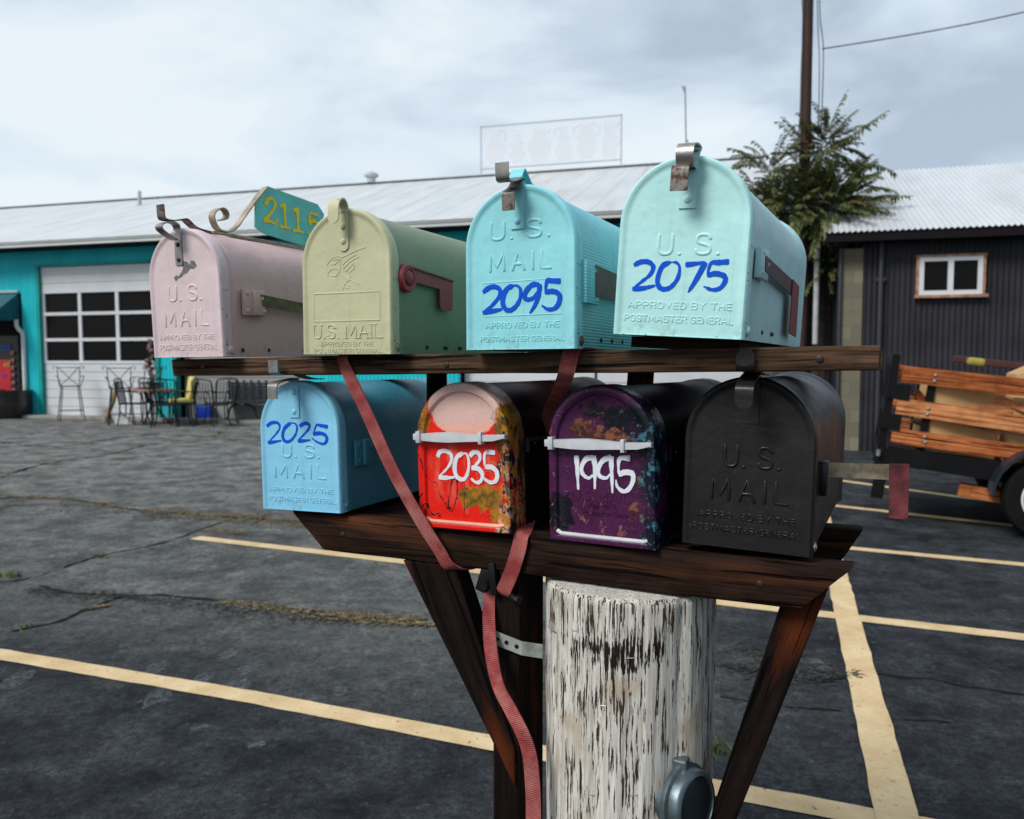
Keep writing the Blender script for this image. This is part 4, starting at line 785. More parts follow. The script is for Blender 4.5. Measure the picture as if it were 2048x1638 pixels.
# ------------------------------------------------------------------ turquoise workshop
BA = R(16); BE = Vector((math.cos(BA), -math.sin(BA), 0)); BN = Vector((-math.sin(BA), -math.cos(BA), 0))
MBL = Matrix.Translation((-10.72, 18.21, 0)) @ Matrix.Rotation(-BA, 4, 'Z')      # local x along wall, -y towards camera
shop = empty('workshop_building', 'long turquoise corrugated workshop with a pale metal roof and a glazed roller door', 'building', MBL)
def corr_wall(mb, x0, x1, z0, z1, y=0.0, pitch=.085, amp=.012, thick=.05):
    n = max(2, int((x1 - x0) / pitch * 6)); A, B = [], []
    for i in range(n + 1):
        x = x0 + (x1 - x0) * i / n; yy = y - amp * (1 + math.sin(6.283 * x / pitch)); A.append(mb.bm.verts.new((x, yy, z0))); B.append(mb.bm.verts.new((x, yy, z1)))
    for i in range(n): mb.face([A[i], A[i + 1], B[i + 1], B[i]])
    C_ = [mb.bm.verts.new(p) for p in ((x0, y + thick, z0), (x1, y + thick, z0), (x1, y + thick, z1), (x0, y + thick, z1))]; mb.face(C_[::-1])
    mb.face([A[0], B[0], C_[3], C_[0]]); mb.face([B[-1], A[-1], C_[1], C_[2]])
    return mb
def wall_mat():
    g = G('turquoise_wall_paint'); st = g.noise(3.2, 5, mscale=(1.6, 1.6, .16), rough=.65); f = g.noise(1.2, 4)
    c = g.mix(g.ramp(f, .35, .65), (.010, .46, .53), (.016, .58, .65)); c = g.mix(g.ramp(st, .52, .74, 0, .55), c, (.03, .32, .35)); X, Y, Z = g.xyz()
    c = g.mix(g.math('MULTIPLY', g.ramp(Z, .5, .0), g.ramp(st, .35, .6)), c, (.11, .17, .16)); return g.done(c, .5, g.bump(g.noise(30, 3), .15, .001), spec=.25)
TURQ = wall_mat()
TURQ2 = plain('turquoise_trim_paint', (.012, .30, .28), .5, .2, 3, spec=.2)
mb = MB()
corr_wall(mb, -16, -4.2, 0, 3.85); corr_wall(mb, -4.2, -.55, 2.84, 3.85); corr_wall(mb, -.55, -.10, 0, 3.85); corr_wall(mb, -.10, 3.12, 3.46, 3.85); corr_wall(mb, 3.12, 3.55, 0, 3.85); corr_wall(mb, 3.55, 6.8, 3.2, 3.85); corr_wall(mb, 6.8, 10.1, 0, 3.85); corr_wall(mb, 10.1, 15.4, 3.0, 3.85); corr_wall(mb, 15.4, 15.6, 0, 3.85)
wl = mb.build('front_wall', TURQ, shop, 60)
mb = MB(); mb.box((-.05, .02, 1.73), (.10, .14, 3.46)); mb.box((1.5, .02, 3.45), (3.0, .14, .05)); mb.box((3.15, .02, 1.73), (.08, .14, 3.46)); mb.box((3.59, .02, 1.6), (.08, .14, 3.2)); mb.build('door_frame', TURQ2, shop)
for x_ in (15.6, -16): mb = MB(); mb.prism([(.1, 0), (11.7, 0), (11.7, 3.95), (6.0, 6.17), (.1, 4.0)], lambda a, b, h: Vector((x_ + h, a, b)), -.03, .03); mb.build('end_wall', TURQ, shop)
mb = MB(); mb.box((0, .6, 1.9), (31, .06, 3.8)); mb.build('inner_wall', plain('dark_interior', (.012, .010, .009), .9), shop)
# soffit, gutter and roof
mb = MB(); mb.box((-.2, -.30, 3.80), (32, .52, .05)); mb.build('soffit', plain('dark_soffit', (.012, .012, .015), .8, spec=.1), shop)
mb = MB(); mb.box((-.2, -.55, 3.85), (32, .05, .12)); mb.box((-.2, -.585, 3.885), (32, .03, .045)); mb.build('gutter', plain('white_gutter_paint', (.62, .64, .62), .5, .08, 1), shop)
def roof_mat(name, base, stain, streak):
    g = G(name); X, Y, Z = g.xyz()
    f = g.noise(1.1, 5, mscale=(1.4, .35, .35), rough=.6); c = g.mix(g.ramp(f, .35, .7), base, tuple(v * .82 for v in base))
    k = g.math('MULTIPLY', g.ramp(g.noise(2.6, 4, mscale=(2.2, .16, .16), off=(3, 3, 3)), .56, .70), streak); c = g.mix(k, c, stain)
    return g.done(c, .5, g.bump(g.noise(30, 3), .2, .004), metal=0, spec=.4)
def corr_roof(mb, x0, x1, ya, za, yb, zb, pitch, amp, kind='sin'):
    n = int((x1 - x0) / pitch); per = 6 if kind == 'sin' else 5; A, B = [], []
    for i in range(n * per + 1):
        if kind == 'sin': x = x0 + pitch * i / per; h = amp * math.sin(6.283 * i / per)
        else:
            c, k = divmod(i, per); x = x0 + pitch * (c + (0, .90, .93, .97, 1.0)[k]); h = (0, 0, amp, amp, 0)[k]
        A.append(mb.bm.verts.new((x, ya, za + h))); B.append(mb.bm.verts.new((x, yb, zb + h)))
    for i in range(len(A) - 1): mb.face([A[i], A[i + 1], B[i + 1], B[i]])
mb = MB(); corr_roof(mb, -16.4, 15.9, -.62, 3.90, 6.0, 6.22, .62, .008, 'seam'); corr_roof(mb, -16.4, 15.9, 12.2, 3.9, 6.0, 6.22, .62, .008, 'seam')
rf = mb.build('roof', roof_mat('galvanised_roof', (.58, .61, .63), (.44, .37, .31), .6), shop)
mb = MB(); mb.box((-.2, 6.0, 6.238), (32.2, .3, .018)); mb.build('ridge_cap', plain('ridge_metal', (.56, .59, .61), .6), rf)
mb = MB(); mb.lathe([(.10, 0), (.10, .02), (.05, .04), (.05, .42)], (-1.2, 4.6, 5.70), (0, 0, 1), 12); mb.build('vent_pipe', plain('vent_metal', (.42, .45, .47), .5), rf)
mb = MB(); mb.lathe([(.12, 0), (.12, .12), (.2, .16), (.2, .22), (.06, .3)], (5.4, 5.9, 6.24), (0, 0, 1), 12); mb.build('roof_ventilator', plain('vent_metal2', (.5, .52, .54), .5), rf)
PANEL = plain('white_door_panel', (.60, .62, .65), .45, .06, 2); GL = (lambda g: g.done((.006, .005, .005), .22, None, 0, .12))(G('dark_window_glass'))
def roller_door(x0, x1, ztop, rows, cols, m, parent, glazed=True):
    d = MB(); w = x1 - x0
    if glazed:
        zb, zt = 1.24, 2.86
        d.box(((x0 + x1) / 2, .06, (zt + ztop) / 2), (w, .05, ztop - zt)); 
        nb = 6
        for k in range(nb): d.box(((x0 + x1) / 2, .06, .06 + (zb - .06) * (k + .5) / nb), (w, .05, (zb - .06) / nb - .012), bev=.006)
        d.box(((x0 + x1) / 2, .075, .65), (w, .03, 1.2))
        for k in range(3): d.box(((x0 + x1) / 2, .032, zt + (ztop - zt) * (k + .5) / 3), (w, .02, (ztop - zt) / 3 - .015), bev=.005)
        for z in (1.27, 1.775, 2.36, 2.86): d.box(((x0 + x1) / 2, .05, z - .0), (w - .004, .06, .07 if z > 1.3 else .06))
        for k in range(cols + 1):
            x = x0 + .03 + (w - .06) * k / cols; d.box((x, .055, (zb + zt) / 2), (.085, .058, zt - zb))
        o = d.build('roller_door', m, parent)
        for r_ in range(rows):
            for k in range(cols):
                z0 = (1.27, 1.775, 2.36)[r_]; z1 = (1.775, 2.36, 2.86)[r_]; xa = x0 + .03 + (w - .06) * k / cols; xb = x0 + .03 + (w - .06) * (k + 1) / cols
                p = MB(); p.box(((xa + xb) / 2, .075, (z0 + z1) / 2), (xb - xa - .06, .012, z1 - z0 - .03)); p.build('window_pane', GL, o)
    else:
        for k in range(7): d.box(((x0 + x1) / 2, .25, .04 + (ztop - .04) * (k + .5) / 7), (w, .05, (ztop - .04) / 7 - .015), bev=.006)
        d.box(((x0 + x1) / 2, .268, ztop / 2), (w, .03, ztop)); o = d.build('roller_door', m, parent)
    return o
roller_door(.0, 3.11, 3.42, 3, 3, PANEL, shop)
roller_door(3.63, 6.75, 3.2, 3, 3, plain('grey_door_panel', (.26, .27, .26), .6, .1, 2), shop, False)  # grey panel colour includes the shade this door stands in
roller_door(10.12, 12.7, 3.0, 3, 3, PANEL, shop, False); roller_door(12.75, 15.38, 3.0, 3, 3, PANEL, shop, False)
# covered entrance bay at the far left
mb = MB(); mb.prism([(0, 2.86), (-.75, 2.30), (-.75, 2.22), (0, 2.22)], lambda a, b, h: Vector((h, a, b)), -4.2, -.62); aw = mb.build('awning', plain('dark_teal_canvas', (.012, .10, .13), .8, .25, 3), shop)
mb = MB(); mb.box((-2.4, -.02, 2.885), (3.6, .09, .05)); mb.box((-2.4, -.77, 2.24), (3.6, .05, .06)); mb.build('awning_trim', plain('pale_trim', (.40, .48, .48), .5), aw)
mb = MB(); mb.tube(smooth([(-.62, -.10, 2.24), (-.62, -.09, 2.10), (-.56, -.08, 2.0), (-.49, -.07, 1.94), (-.47, -.07, 1.80)], 5) + [Vector((-.47, -.07, .05))], .048, 10); mb.build('downspout', plain('white_downspout', (.62, .64, .64), .45), shop, 60)
mb = MB(); mb.box((1.5, -.16, .035), (31, .42, .07), bev=.01); mb.build('concrete_step', plain('concrete_sill', (.26, .25, .23), .85, .2, 2), shop)
# vending machine under the awning
vm = empty('vending_machine', 'dark red drinks vending machine under the teal awning', 'vending machine', MBL @ Matrix.Translation((-1.07, .2, 0)))
VR = plain('vending_red', (.42, .010, .016), .35, .2, 5); VK = plain('vending_black', (.012, .010, .012), .4, .2, 5)
mb = MB(); mb.box((0, 0, .95), (.95, .6, 1.9), bev=.03); mb.build('cabinet', VK, vm)
mb = MB(); mb.box((-.10, -.305, .72), (.70, .03, 1.2), bev=.015); fp = mb.build('front_panel', VR, vm)
for txt, xx, zz, sz, mm_ in (('OUS', -.05, 1.55, .16, 'b'), ('olo', -.02, .93, .12, 'b'), ('ed', .05, 1.17, .18, 'y')):
    cu = bpy.data.curves.new('t', 'FONT'); cu.body = txt; cu.size = sz; cu.extrude = .004; cu.shear = .25; to = bpy.data.objects.new('t', cu); COL.objects.link(to)
    me = bpy.data.meshes.new_from_object(to.evaluated_get(bpy.context.evaluated_depsgraph_get())); bpy.data.objects.remove(to)
    for v in me.vertices: v.co = Vector((xx + v.co.x, -.327 - v.co.z, zz + v.co.y))
    me.materials.append(plain('sign_blue', (.01, .10, .55), .4) if mm_ == 'b' else plain('sign_yellow', (.6, .38, .08), .4)); lo = bpy.data.objects.new('lettering', me); COL.objects.link(lo); lo.parent = fp
mb = MB()
for k in range(7): mb.lathe([(.05, 0), (.06, .01), (.03, .02)], (.33, -.33, .45 + k * .17), (0, -1, 0), 10)
mb.build('bottle_pictures', plain('dull_red_labels', (.16, .05, .05), .5, .5, 12), fp)
# rooftop banner and mast
sg = empty('rooftop_sign', 'faint translucent rooftop banner printed with pale jugs and urns', 'sign', MBL @ Matrix.Translation((8.57, 6.0, 6.25)))
def veil(name, col, al):
    g = G(name); g.b.inputs['Alpha'].default_value = al; return g.done(col, .7)
FR = veil('thin_grey_frame', (.42, .46, .52), .45)
mb = MB()
for a, b in (((0, 0, -.02), (0, 0, 1.3)), ((3.75, 0, -.02), (3.75, 0, 1.3)), ((0, 0, 1.27), (3.75, 0, 1.27)), ((0, 0, .16), (3.75, 0, .16))): mb.tube([a, b], .022, 6)
mb.build('frame', FR, sg)
mb = MB(); mb.box((1.875, 0, .715), (3.70, .012, 1.09)); bn = mb.build('banner', veil('translucent_banner', (.72, .76, .82), .22), sg)
UR = veil('pale_urn_print', (.80, .78, .79), .22)
def urn(x, prof, hs):
    mb = MB(); L_ = [(x - w, z) for w, z in prof]; R_ = [(x + w, z) for w, z in prof][::-1]; mb.prism(L_ + R_, lambda a, b, h: Vector((a, -.008 - h, b)), 0, .006)
    for h_ in hs: mb.tube([(x + p[0], -.014, p[1]) for p in smooth([Vector((q[0], q[1], 0)) for q in h_], 4)], .018, 6)
    mb.build('urn_print', UR, bn)
v1 = [(.16, .24), (.26, .5), (.24, .75), (.12, .95), (.10, 1.1), (.17, 1.15)]
urn(.40, v1, [[(.12, 1.1), (.28, 1.12), (.25, .85)]]); urn(1.0, [(.1, .24), (.2, .45), (.2, .55), (.1, .58), (.19, .72), (.19, .8), (.09, .85), (.1, 1.0)], []); urn(1.6, [(.18, .25), (.3, .6), (.3, .8), (.2, .82), (.16, 1.1)], [[(.2, .95), (.32, 1.05)]])
urn(2.25, [(.16, .25), (.22, .45), (.12, .8), (.08, 1.1)], [[(-.08, 1.1), (-.25, 1.0), (-.14, .8)]]); urn(2.85, [(.15, .25), (.24, .5), (.22, .85), (.15, 1.1), (.24, 1.16)], [[(-.18, 1.1), (-.36, 1.0), (-.24, .8)], [(.18, 1.1), (.36, 1.0), (.24, .8)]]); urn(3.45, [(.16, .25), (.2, .5), (.15, .8), (.14, 1.15)], [[(.14, 1.1), (.25, 1.1), (.16, .95)], [(.16, .75), (.27, .65), (.18, .5)]])
an = empty('roof_mast', 'thin grey antenna mast on a tripod at the roof ridge', 'antenna', MBL @ Matrix.Translation((13.95, 6.0, 6.24)))
GM = plain('thin_grey_metal', (.22, .24, .27), .5)
mb = MB(); mb.tube([(0, 0, .0), (-.06, 0, 1.86)], .018, 6); mb.tube([(-.06, 0, 1.7), (-.13, 0, 1.86)], .02, 6); mb.build('mast', GM, an)
mb = MB()
for a in (0, 2.1, 4.2): mb.tube([(math.cos(a) * .24, math.sin(a) * .24, 0), (0, 0, .55)], .015, 6)
mb.build('tripod', GM, an)

# ------------------------------------------------------------------ things standing along the workshop
IRON = plain('dark_wrought_iron', (.018, .021, .024), .55, .3, 30, spec=.15)
def place(px, py, rz=0.0): return Matrix.Translation(ga(px, py)) @ Matrix.Rotation(rz, 4, 'Z')
def bar_stool(label, M):
    e = empty('bar_stool', label, 'bar stool', M, 'wrought iron bar stools')
    h = .74; m = MB(); m.lathe([(.20, 0), (.21, .008), (.205, .016)], (0, 0, h), (0, 0, 1), 20); m.build('seat', IRON, e)
    for sx in (-1, 1):
        for sy in (-1, 1): m = MB(); m.tube([(sx * .16, sy * .16, h), (sx * .235, sy * .235, 0)], .011, 6); m.build('leg', IRON, e)
    m = MB(); q = [(.215 * a, .215 * b, .22) for a, b in ((1, 1), (-1, 1), (-1, -1), (1, -1), (1, 1))]; m.tube(q, .008, 6, False); m.build('footrest', IRON, e)
    m = MB()
    for sx in (-1, 1):
        m.tube(smooth([(sx * .19, .15, h), (sx * .21, .19, .95), (sx * .22, .24, 1.17)], 4), .010, 6)
        m.tube(smooth([(sx * .19, .16, h), (-sx * .02, .2, .95), (-sx * .2, .235, 1.16)], 4), .008, 6)
        m.tube(smooth([(sx * .21, .18, .95), (sx * .27, .0, .97), (sx * .24, -.16, .93), (sx * .2, -.15, .80), (sx * .19, -.12, h)], 5), .008, 6)
        m.tube(smooth([(sx * .22, .24, 1.17), (sx * .29, .25, 1.19), (sx * .30, .25, 1.13), (sx * .26, .25, 1.13)], 4), .007, 6)
    m.tube([(-.22, .24, 1.15), (.22, .24, 1.15)], .009, 6); m.build('backrest', IRON, e)
    return e
s0 = bar_stool('wrought iron bar stool alone before the white roller door', place(143, 841, R(35)))
for lab, px, py, rz in (('middle wrought iron bar stool beside the cluttered table', 243, 850, R(30)), ('wrought iron bar stool just behind the cluttered round table', 293, 849, R(-20))):
    c = copy_tree(s0); c.matrix_basis = place(px, py, rz); c['label'] = lab
def garden_chair(label, M, m_frame, cushion=None):
    e = empty('garden_chair', label, 'garden chair', M, 'iron garden chairs')
    m = MB(); m.box((0, 0, .43), (.46, .46, .025), bev=.008); m.build('seat', m_frame, e)
    for sx in (-1, 1):
        for sy in (-1, 1): m = MB(); m.tube(smooth([(sx * .2, sy * .2, .42), (sx * .21, sy * .21, .2), (sx * .25, sy * .25, 0)], 3), .013, 6); m.build('leg', m_frame, e)
    m = MB()
    for k in range(7): x = -.2 + .4 * k / 6; m.tube([(x, .2, .43), (x * 1.05, .27, .88)], .008, 5)
    m.tube(smooth([(-.22, .2, .43), (-.24, .28, .86), (-.12, .29, .93), (.12, .29, .93), (.24, .28, .86), (.22, .2, .43)], 4), .014, 6)
    for sx in (-1, 1): m.tube(smooth([(sx * .23, .23, .68), (sx * .28, 0, .68), (sx * .26, -.2, .64), (sx * .21, -.2, .43)], 4), .012, 6)
    m.build('backrest', m_frame, e)
    if cushion:
        m = MB(); m.box((0, -.02, .49), (.46, .46, .09), bev=.035); m.box((0, .17, .74), (.46, .09, .48), Matrix.Rotation(R(-9), 3, 'X'), .035); m.build('cushion', cushion, e, 50)
    return e
YEL = plain('faded_yellow_cloth', (.62, .52, .16), .85, .12, 8)
garden_chair('garden chair with yellow cushions beside the turquoise column', place(365, 849, R(-60)), IRON, YEL)
g0 = garden_chair('empty iron garden chair facing away, right of the yellow cushions', place(425, 853, R(160)), IRON)
for lab, px, py, rz in (('empty iron chair in front of the cluttered table', 330, 853, R(200)), ('empty iron chair left of the cluttered table', 268, 849, R(100))):
    c = copy_tree(g0); c.matrix_basis = place(px, py, rz); c['label'] = lab
for lab, px, py, rz in (('iron chair crowded behind the pinkish table, nearest the turquoise column', 318, 845, R(150)), ('iron chair squeezed between the yellow cushions and the pinkish table', 346, 851, R(80)), ('iron chair tucked left of the slatted bench', 442, 848, R(230))):
    c = copy_tree(g0); c.matrix_basis = place(px, py, rz); c['label'] = lab
ps = empty('plant_stand', 'dark plant stand with dangling shells behind the pinkish table', 'plant stand', place(303, 841))
mb = MB(); mb.tube([(0, 0, 0), (0, 0, 1.55)], .02, 6); mb.tube(smooth([(0, 0, 1.55), (.12, 0, 1.68), (.25, 0, 1.6), (.25, 0, 1.5)], 4), .016, 6); mb.lathe([(.24, 0), (.22, .03)], (0, 0, 0), (0, 0, 1), 16); mb.lathe([(.2, .8), (.21, .83)], (0, 0, 0), (0, 0, 1), 16); mb.build('stand', IRON, ps)
mb = MB(); rq = random.Random(2)
for k in range(16): mb.lathe([(.01, 0), (.05, .03), (.055, .07), (.02, .1)], (.0 + rq.uniform(-.05, .05), rq.uniform(-.05, .05), .86 + k * .055), (rq.uniform(-.4, .4), rq.uniform(-.4, .4), 1), 7)
mb.build('shell_string', plain('mottled_shells', (.20, .13, .12), .6, .7, 9), ps)
tb = empty('garden_table', 'small iron garden table with a pinkish top and bits of driftwood', 'table', place(306, 848))
mb = MB(); mb.lathe([(.42, 0), (.43, .02), (.42, .04)], (0, 0, .68), (0, 0, 1), 24); mb.build('tabletop', plain('pinkish_tabletop', (.34, .16, .13), .6, .2, 6), tb)
for k in range(3):
    a = 2.094 * k + .4; mb = MB(); mb.tube(smooth([(math.cos(a) * .3, math.sin(a) * .3, .68), (math.cos(a) * .08, math.sin(a) * .08, .38), (math.cos(a) * .34, math.sin(a) * .34, 0)], 5), .018, 6); mb.build('leg', IRON, tb)
mb = MB(); mb.tube([(-.5, -.1, .02), (-.36, .0, .45), (-.28, .05, .88)], [.04, .05, .03], 7); mb.tube([(-.4, -.05, .02), (-.5, .0, .28)], .05, 7); o = mb.build('driftwood', plain('dry_driftwood', (.24, .16, .09), .85, .4, 10)); o.matrix_basis = place(262, 846); tag(o, 'pale twisted driftwood leaning by the small garden table', 'driftwood')
bench = empty('garden_bench', 'dark slatted iron bench standing before the grey roller door', 'bench', place(485, 845, R(-16)))
NV = plain('dark_navy_iron', (.012, .016, .026), .5, .2, 10)
mb = MB(); mb.box((0, .0, .42), (1.0, .42, .03)); mb.build('seat', NV, bench)
mb = MB()
for k in range(5): mb.box((0, .2, .52 + k * .075), (.95, .02, .04))
for k in range(6): mb.box((-.45 + k * .18, .21, .68), (.05, .02, .42))
mb.build('backrest', NV, bench)
for sx in (-1, 1): mb = MB(); mb.tube(smooth([(sx * .05, 0, .40), (sx * .28, 0, .32), (sx * .36, 0, .1), (sx * .46, 0, 0)], 4), .022, 6); mb.build('leg', NV, bench)
mb = MB(); mb.lathe([(.10, 0), (.16, .06), (.10, .14), (.07, .25), (.13, .42), (.15, .5), (.08, .6), (.06, .66), (.095, .74), (.10, .82), (.05, .9)], (0, 0, 0), (0, 0, 1), 20); o = mb.build('statue', plain('white_plaster', (.55, .56, .58), .7, .1, 10), None, 50); o.matrix_basis = place(423, 838); tag(o, 'white plaster garden statue beside the yellow cushioned chair', 'statue')
mb = MB(); mb.box((0, 0, .17), (.30, .3, .34), bev=.02, taper=1.08); o = mb.build('plastic_tub', plain('blue_plastic', (.01, .06, .55), .35)); o.matrix_basis = place(411, 842); tag(o, 'small bright blue plastic tub at the foot of the white statue', 'tub')
pot = empty('planter_pot', 'big dark glazed planter pot below the vending machine', 'planter', place(18, 836))
mb = MB(); mb.lathe([(.36, 0), (.44, .1), (.47, .35), (.46, .56), (.48, .60), (.48, .64), (.42, .64), (.42, .55)], (0, 0, 0), (0, 0, 1), 32, False); mb.build('pot', plain('dark_glaze', (.022, .019, .019), .3, .3, 8), pot, 50)
mb = MB(); mb.lathe([(.001, .57), (.425, .56)], (0, 0, 0), (0, 0, 1), 24, False); mb.build('soil', plain('soil', (.03, .022, .016), .95), pot)
cb = empty('cardboard_box', 'small tan box with a blue label at the foot of the door post', 'box', place(78, 833, R(-16)))
mb = MB(); mb.box((0, 0, .13), (.28, .25, .26), bev=.01); mb.build('carton', plain('tan_card', (.28, .19, .11), .8), cb); mb = MB(); mb.box((.06, -.128, .11), (.15, .006, .14)); mb.build('label_patch', plain('blue_label', (.01, .04, .30), .5), cb)
mb = MB(); mb.prism([(0, 0), (.34, .0), (.06, .30), (-.04, .30)], lambda a, b, h: Vector((a, h, b)), -.03, .03); o = mb.build('white_plank_offcut', plain('white_offcut', (.62, .64, .66), .6)); o.matrix_basis = place(232, 848); tag(o, 'white offcut leaning on the ground between the two bar stools', 'board')

# ------------------------------------------------------------------ dark shed at right
RA = R(16); MR = Matrix.Translation((4.89, 11.5, 0)) @ Matrix.Rotation(-RA, 4, 'Z')
shed = empty('dark_shed', 'dark grey corrugated shed with a silvery roof and one white window', 'building', MR)
DK = plain('charcoal_corrugated', (.026, .025, .032), .5, .3, 2, spec=.2)
mb = MB(); corr_wall(mb, .12, 7.5, 0, 3.02, 0, .072, .010); mb.build('front_wall', DK, shed, 60)
for x_ in (-.14, 7.5): mb = MB(); mb.prism([(.14, 0), (5.9, 0), (5.9, 3.1), (3.05, 4.56), (.14, 3.2)], lambda a, b, h: Vector((x_ + h, a, b)), -.03, .03); mb.build('end_wall', DK, shed)
def block_mat():
    g = G('concrete_block'); b = g.n('ShaderNodeTexBrick'); b.inputs['Scale'].default_value = 1; mp = g.n('ShaderNodeMapping'); mp.inputs['Rotation'].default_value = (R(90), 0, 0); g.set(mp.inputs[0], g.tc.outputs['Object']); g.set(b.inputs['Vector'], mp.outputs[0])
    b.inputs['Brick Width'].default_value = .4; b.inputs['Row Height'].default_value = .2; b.inputs['Mortar Size'].default_value = .008
    b.inputs['Color1'].default_value = (.22, .20, .13, 1); b.inputs['Color2'].default_value = (.14, .125, .09, 1); b.inputs['Mortar'].default_value = (.13, .12, .09, 1)
    return g.done(b.outputs[0], .85, g.bump(g.noise(60, 4), .5, .006))
mb = MB(); mb.box((.0, .05, 1.45), (.26, .16, 2.9)); mb.build('block_pier', block_mat(), shed)
mb = MB(); mb.tube([(-.17, -.05, 0), (-.17, -.05, 2.9)], .03, 8); mb.tube([(.36, -.06, 0), (.36, -.06, 3.0)], .035, 8); mb.box((.36, -.05, 2.45), (.12, .04, .05)); mb.build('downpipe', plain('dark_pipe', (.03, .032, .04), .5), shed)
mb = MB(); mb.box((3.55, -.31, 3.02), (7.9, .05, .12)); mb.box((3.55, -.17, 2.99), (7.9, .3, .03)); mb.build('eave_board', plain('dark_eave', (.010, .008, .010), .7, spec=.1), shed)
mb = MB(); corr_roof(mb, -.42, 7.6, -.36, 3.09, 3.05, 4.63, .075, .011); corr_roof(mb, -.42, 7.6, 6.4, 3.05, 3.05, 4.63, .075, .011); mb.build('roof', roof_mat('zinc_roof', (.56, .59, .62), (.46, .46, .46), .3), shed, 60)
win = MB(); ww, wh = .85, .58; wx, wz = 1.245, 2.475
TR = plain('peeling_window_trim', (.36, .20, .13), .7, .5, 14)
m = MB(); m.box((wx - ww / 2 + .012, -.05, wz), (.036, .06, wh - .02)); m.box((wx + ww / 2 - .012, -.05, wz), (.036, .06, wh - .02)); m.box((wx, -.052, wz + wh / 2 - .012), (ww + .04, .064, .034)); m.box((wx + .01, -.06, wz - wh / 2 + .01), (ww + .06, .09, .04)); wf = m.build('window', TR, shed)
m = MB(); WW = plain('white_vinyl', (.66, .68, .70), .4, .05, 4)
for x_, w_ in ((wx - ww / 2 + .06, .06), (wx + ww / 2 - .06, .06), (wx, .07)): m.box((x_, -.055, wz), (w_, .05, wh - .06))
for z_ in (wz - wh / 2 + .06, wz + wh / 2 - .055): m.box((wx, -.053, z_), (ww - .07, .05, .06))
m.build('sash', WW, wf); win.bm.free()
for sx in (-1, 1): m = MB(); m.box((wx + sx * .185, -.045, wz), (.30, .012, .44)); m.build('pane', GL, wf)
# low block wall between the two buildings
wl2 = MB(); wl2.box((0, 0, 1.55), (1.4, .2, 3.1)); o = wl2.build('block_wall', (lambda g: g.done(g.mix(g.ramp(g.noise(6, 4), .4, .6), (.05, .035, .032), (.075, .055, .05)), .9))(G('brown_block'))); o.matrix_basis = Matrix.Translation((4.95, 12.9, 0)) @ Matrix.Rotation(-RA, 4, 'Z'); tag(o, 'brown block wall in the shade between tree and dark shed', 'wall')

# ------------------------------------------------------------------ utility pole, wires, tree
pole = empty('utility_pole', 'tall reddish brown utility pole rising through the tree', 'utility pole', (4.345, 12, 0))
def pole_mat():
    g = G('creosote_pole'); f = g.noise(14, 5, mscale=(1, 1, .08), rough=.6); return g.done(g.mix(g.ramp(f, .35, .65), (.014, .007, .006), (.060, .021, .014)), .8, g.bump(f, .5, .006))
mb = MB(); mb.tube([(0, 0, 0), (.0, 0, 4), (-.01, 0, 9.5)], [.088, .080, .070], 16); mb.build('shaft', pole_mat(), pole, 60)
CB = plain('cable_sheath', (.05, .055, .06), .6); CG = plain('grey_conduit', (.40, .43, .44), .5, .15, 10)
for x_, r_, pts in ((0, .009, [(-.12, -.05, 7), (-.085, -.05, 6.4), (-.10, -.05, 5.6), (-.105, -.05, 4.9), (-.15, -.05, 4.2), (-.16, -.05, 3.4)]), (0, .008, [(.13, -.05, 7.0), (.16, -.05, 6.3), (.215, -.05, 5.9), (.22, -.05, 5.2), (.20, -.05, 4.2), (.2, -.05, 3.0)]), (0, .007, [(.10, -.05, 6.9), (.13, -.05, 6.2), (.165, -.05, 5.6), (.17, -.05, 4.6), (.16, -.05, 3.2)]), (0, .006, [(-.14, -.06, 6.7), (-.10, -.06, 6.3), (-.09, -.06, 5.0), (-.09, -.06, 3.5)])):
    mb = MB(); mb.tube(smooth(pts, 6), r_, 6); mb.build('hanging_cable', CB, pole)
mb = MB(); mb.tube([(.185, -.08, 1.55), (.185, -.08, 3.25)], .042, 10); mb.build('conduit', CG, pole, 60)
mb = MB(); w0, w1 = Vector((4.56, 12, 5.88)), Vector((9.6, 11.2, 6.75))
mb.tube([w0.lerp(w1, k / 20) - Vector((0, 0, .12 * math.sin(math.pi * min(k, 20) / 20))) for k in range(90)], .010, 5); tag(mb.build('overhead_wire', CB), 'thin overhead wire running from the utility pole to the right', 'wire')
def leaf_mat():
    g = G('tree_leaves'); oi = g.n('ShaderNodeNewGeometry'); r_ = oi.outputs['Random Per Island']
    c = g.mix(r_, (.032, .056, .020), (.17, .19, .058)); c = g.mix(g.ramp(r_, .93, .97), c, (.22, .13, .04))
    m = g.done(c, .55, None, 0, .2); return m
tree = empty('tree', 'bushy green tree with drooping feathery fronds around the utility pole', 'tree', (4.42, 12.1, 0))
BK = plain('dark_bark', (.03, .022, .018), .9, .4, 12, 0, .8, 40, .01)
mb = MB(); mb.tube([(.02, .1, 0), (.05, .1, 1.5), (.0, .05, 3.0), (-.05, 0, 4.0)], [.14, .12, .08, .04], 10); mb.tube([(.35, .1, 0), (.33, .1, 1.6), (.30, .08, 3.2), (.35, .0, 4.3)], [.07, .06, .05, .02], 8); mb.build('trunk', BK, tree, 60)
rnd = random.Random(11); lf = MB(); br = MB()
LEAVES = []
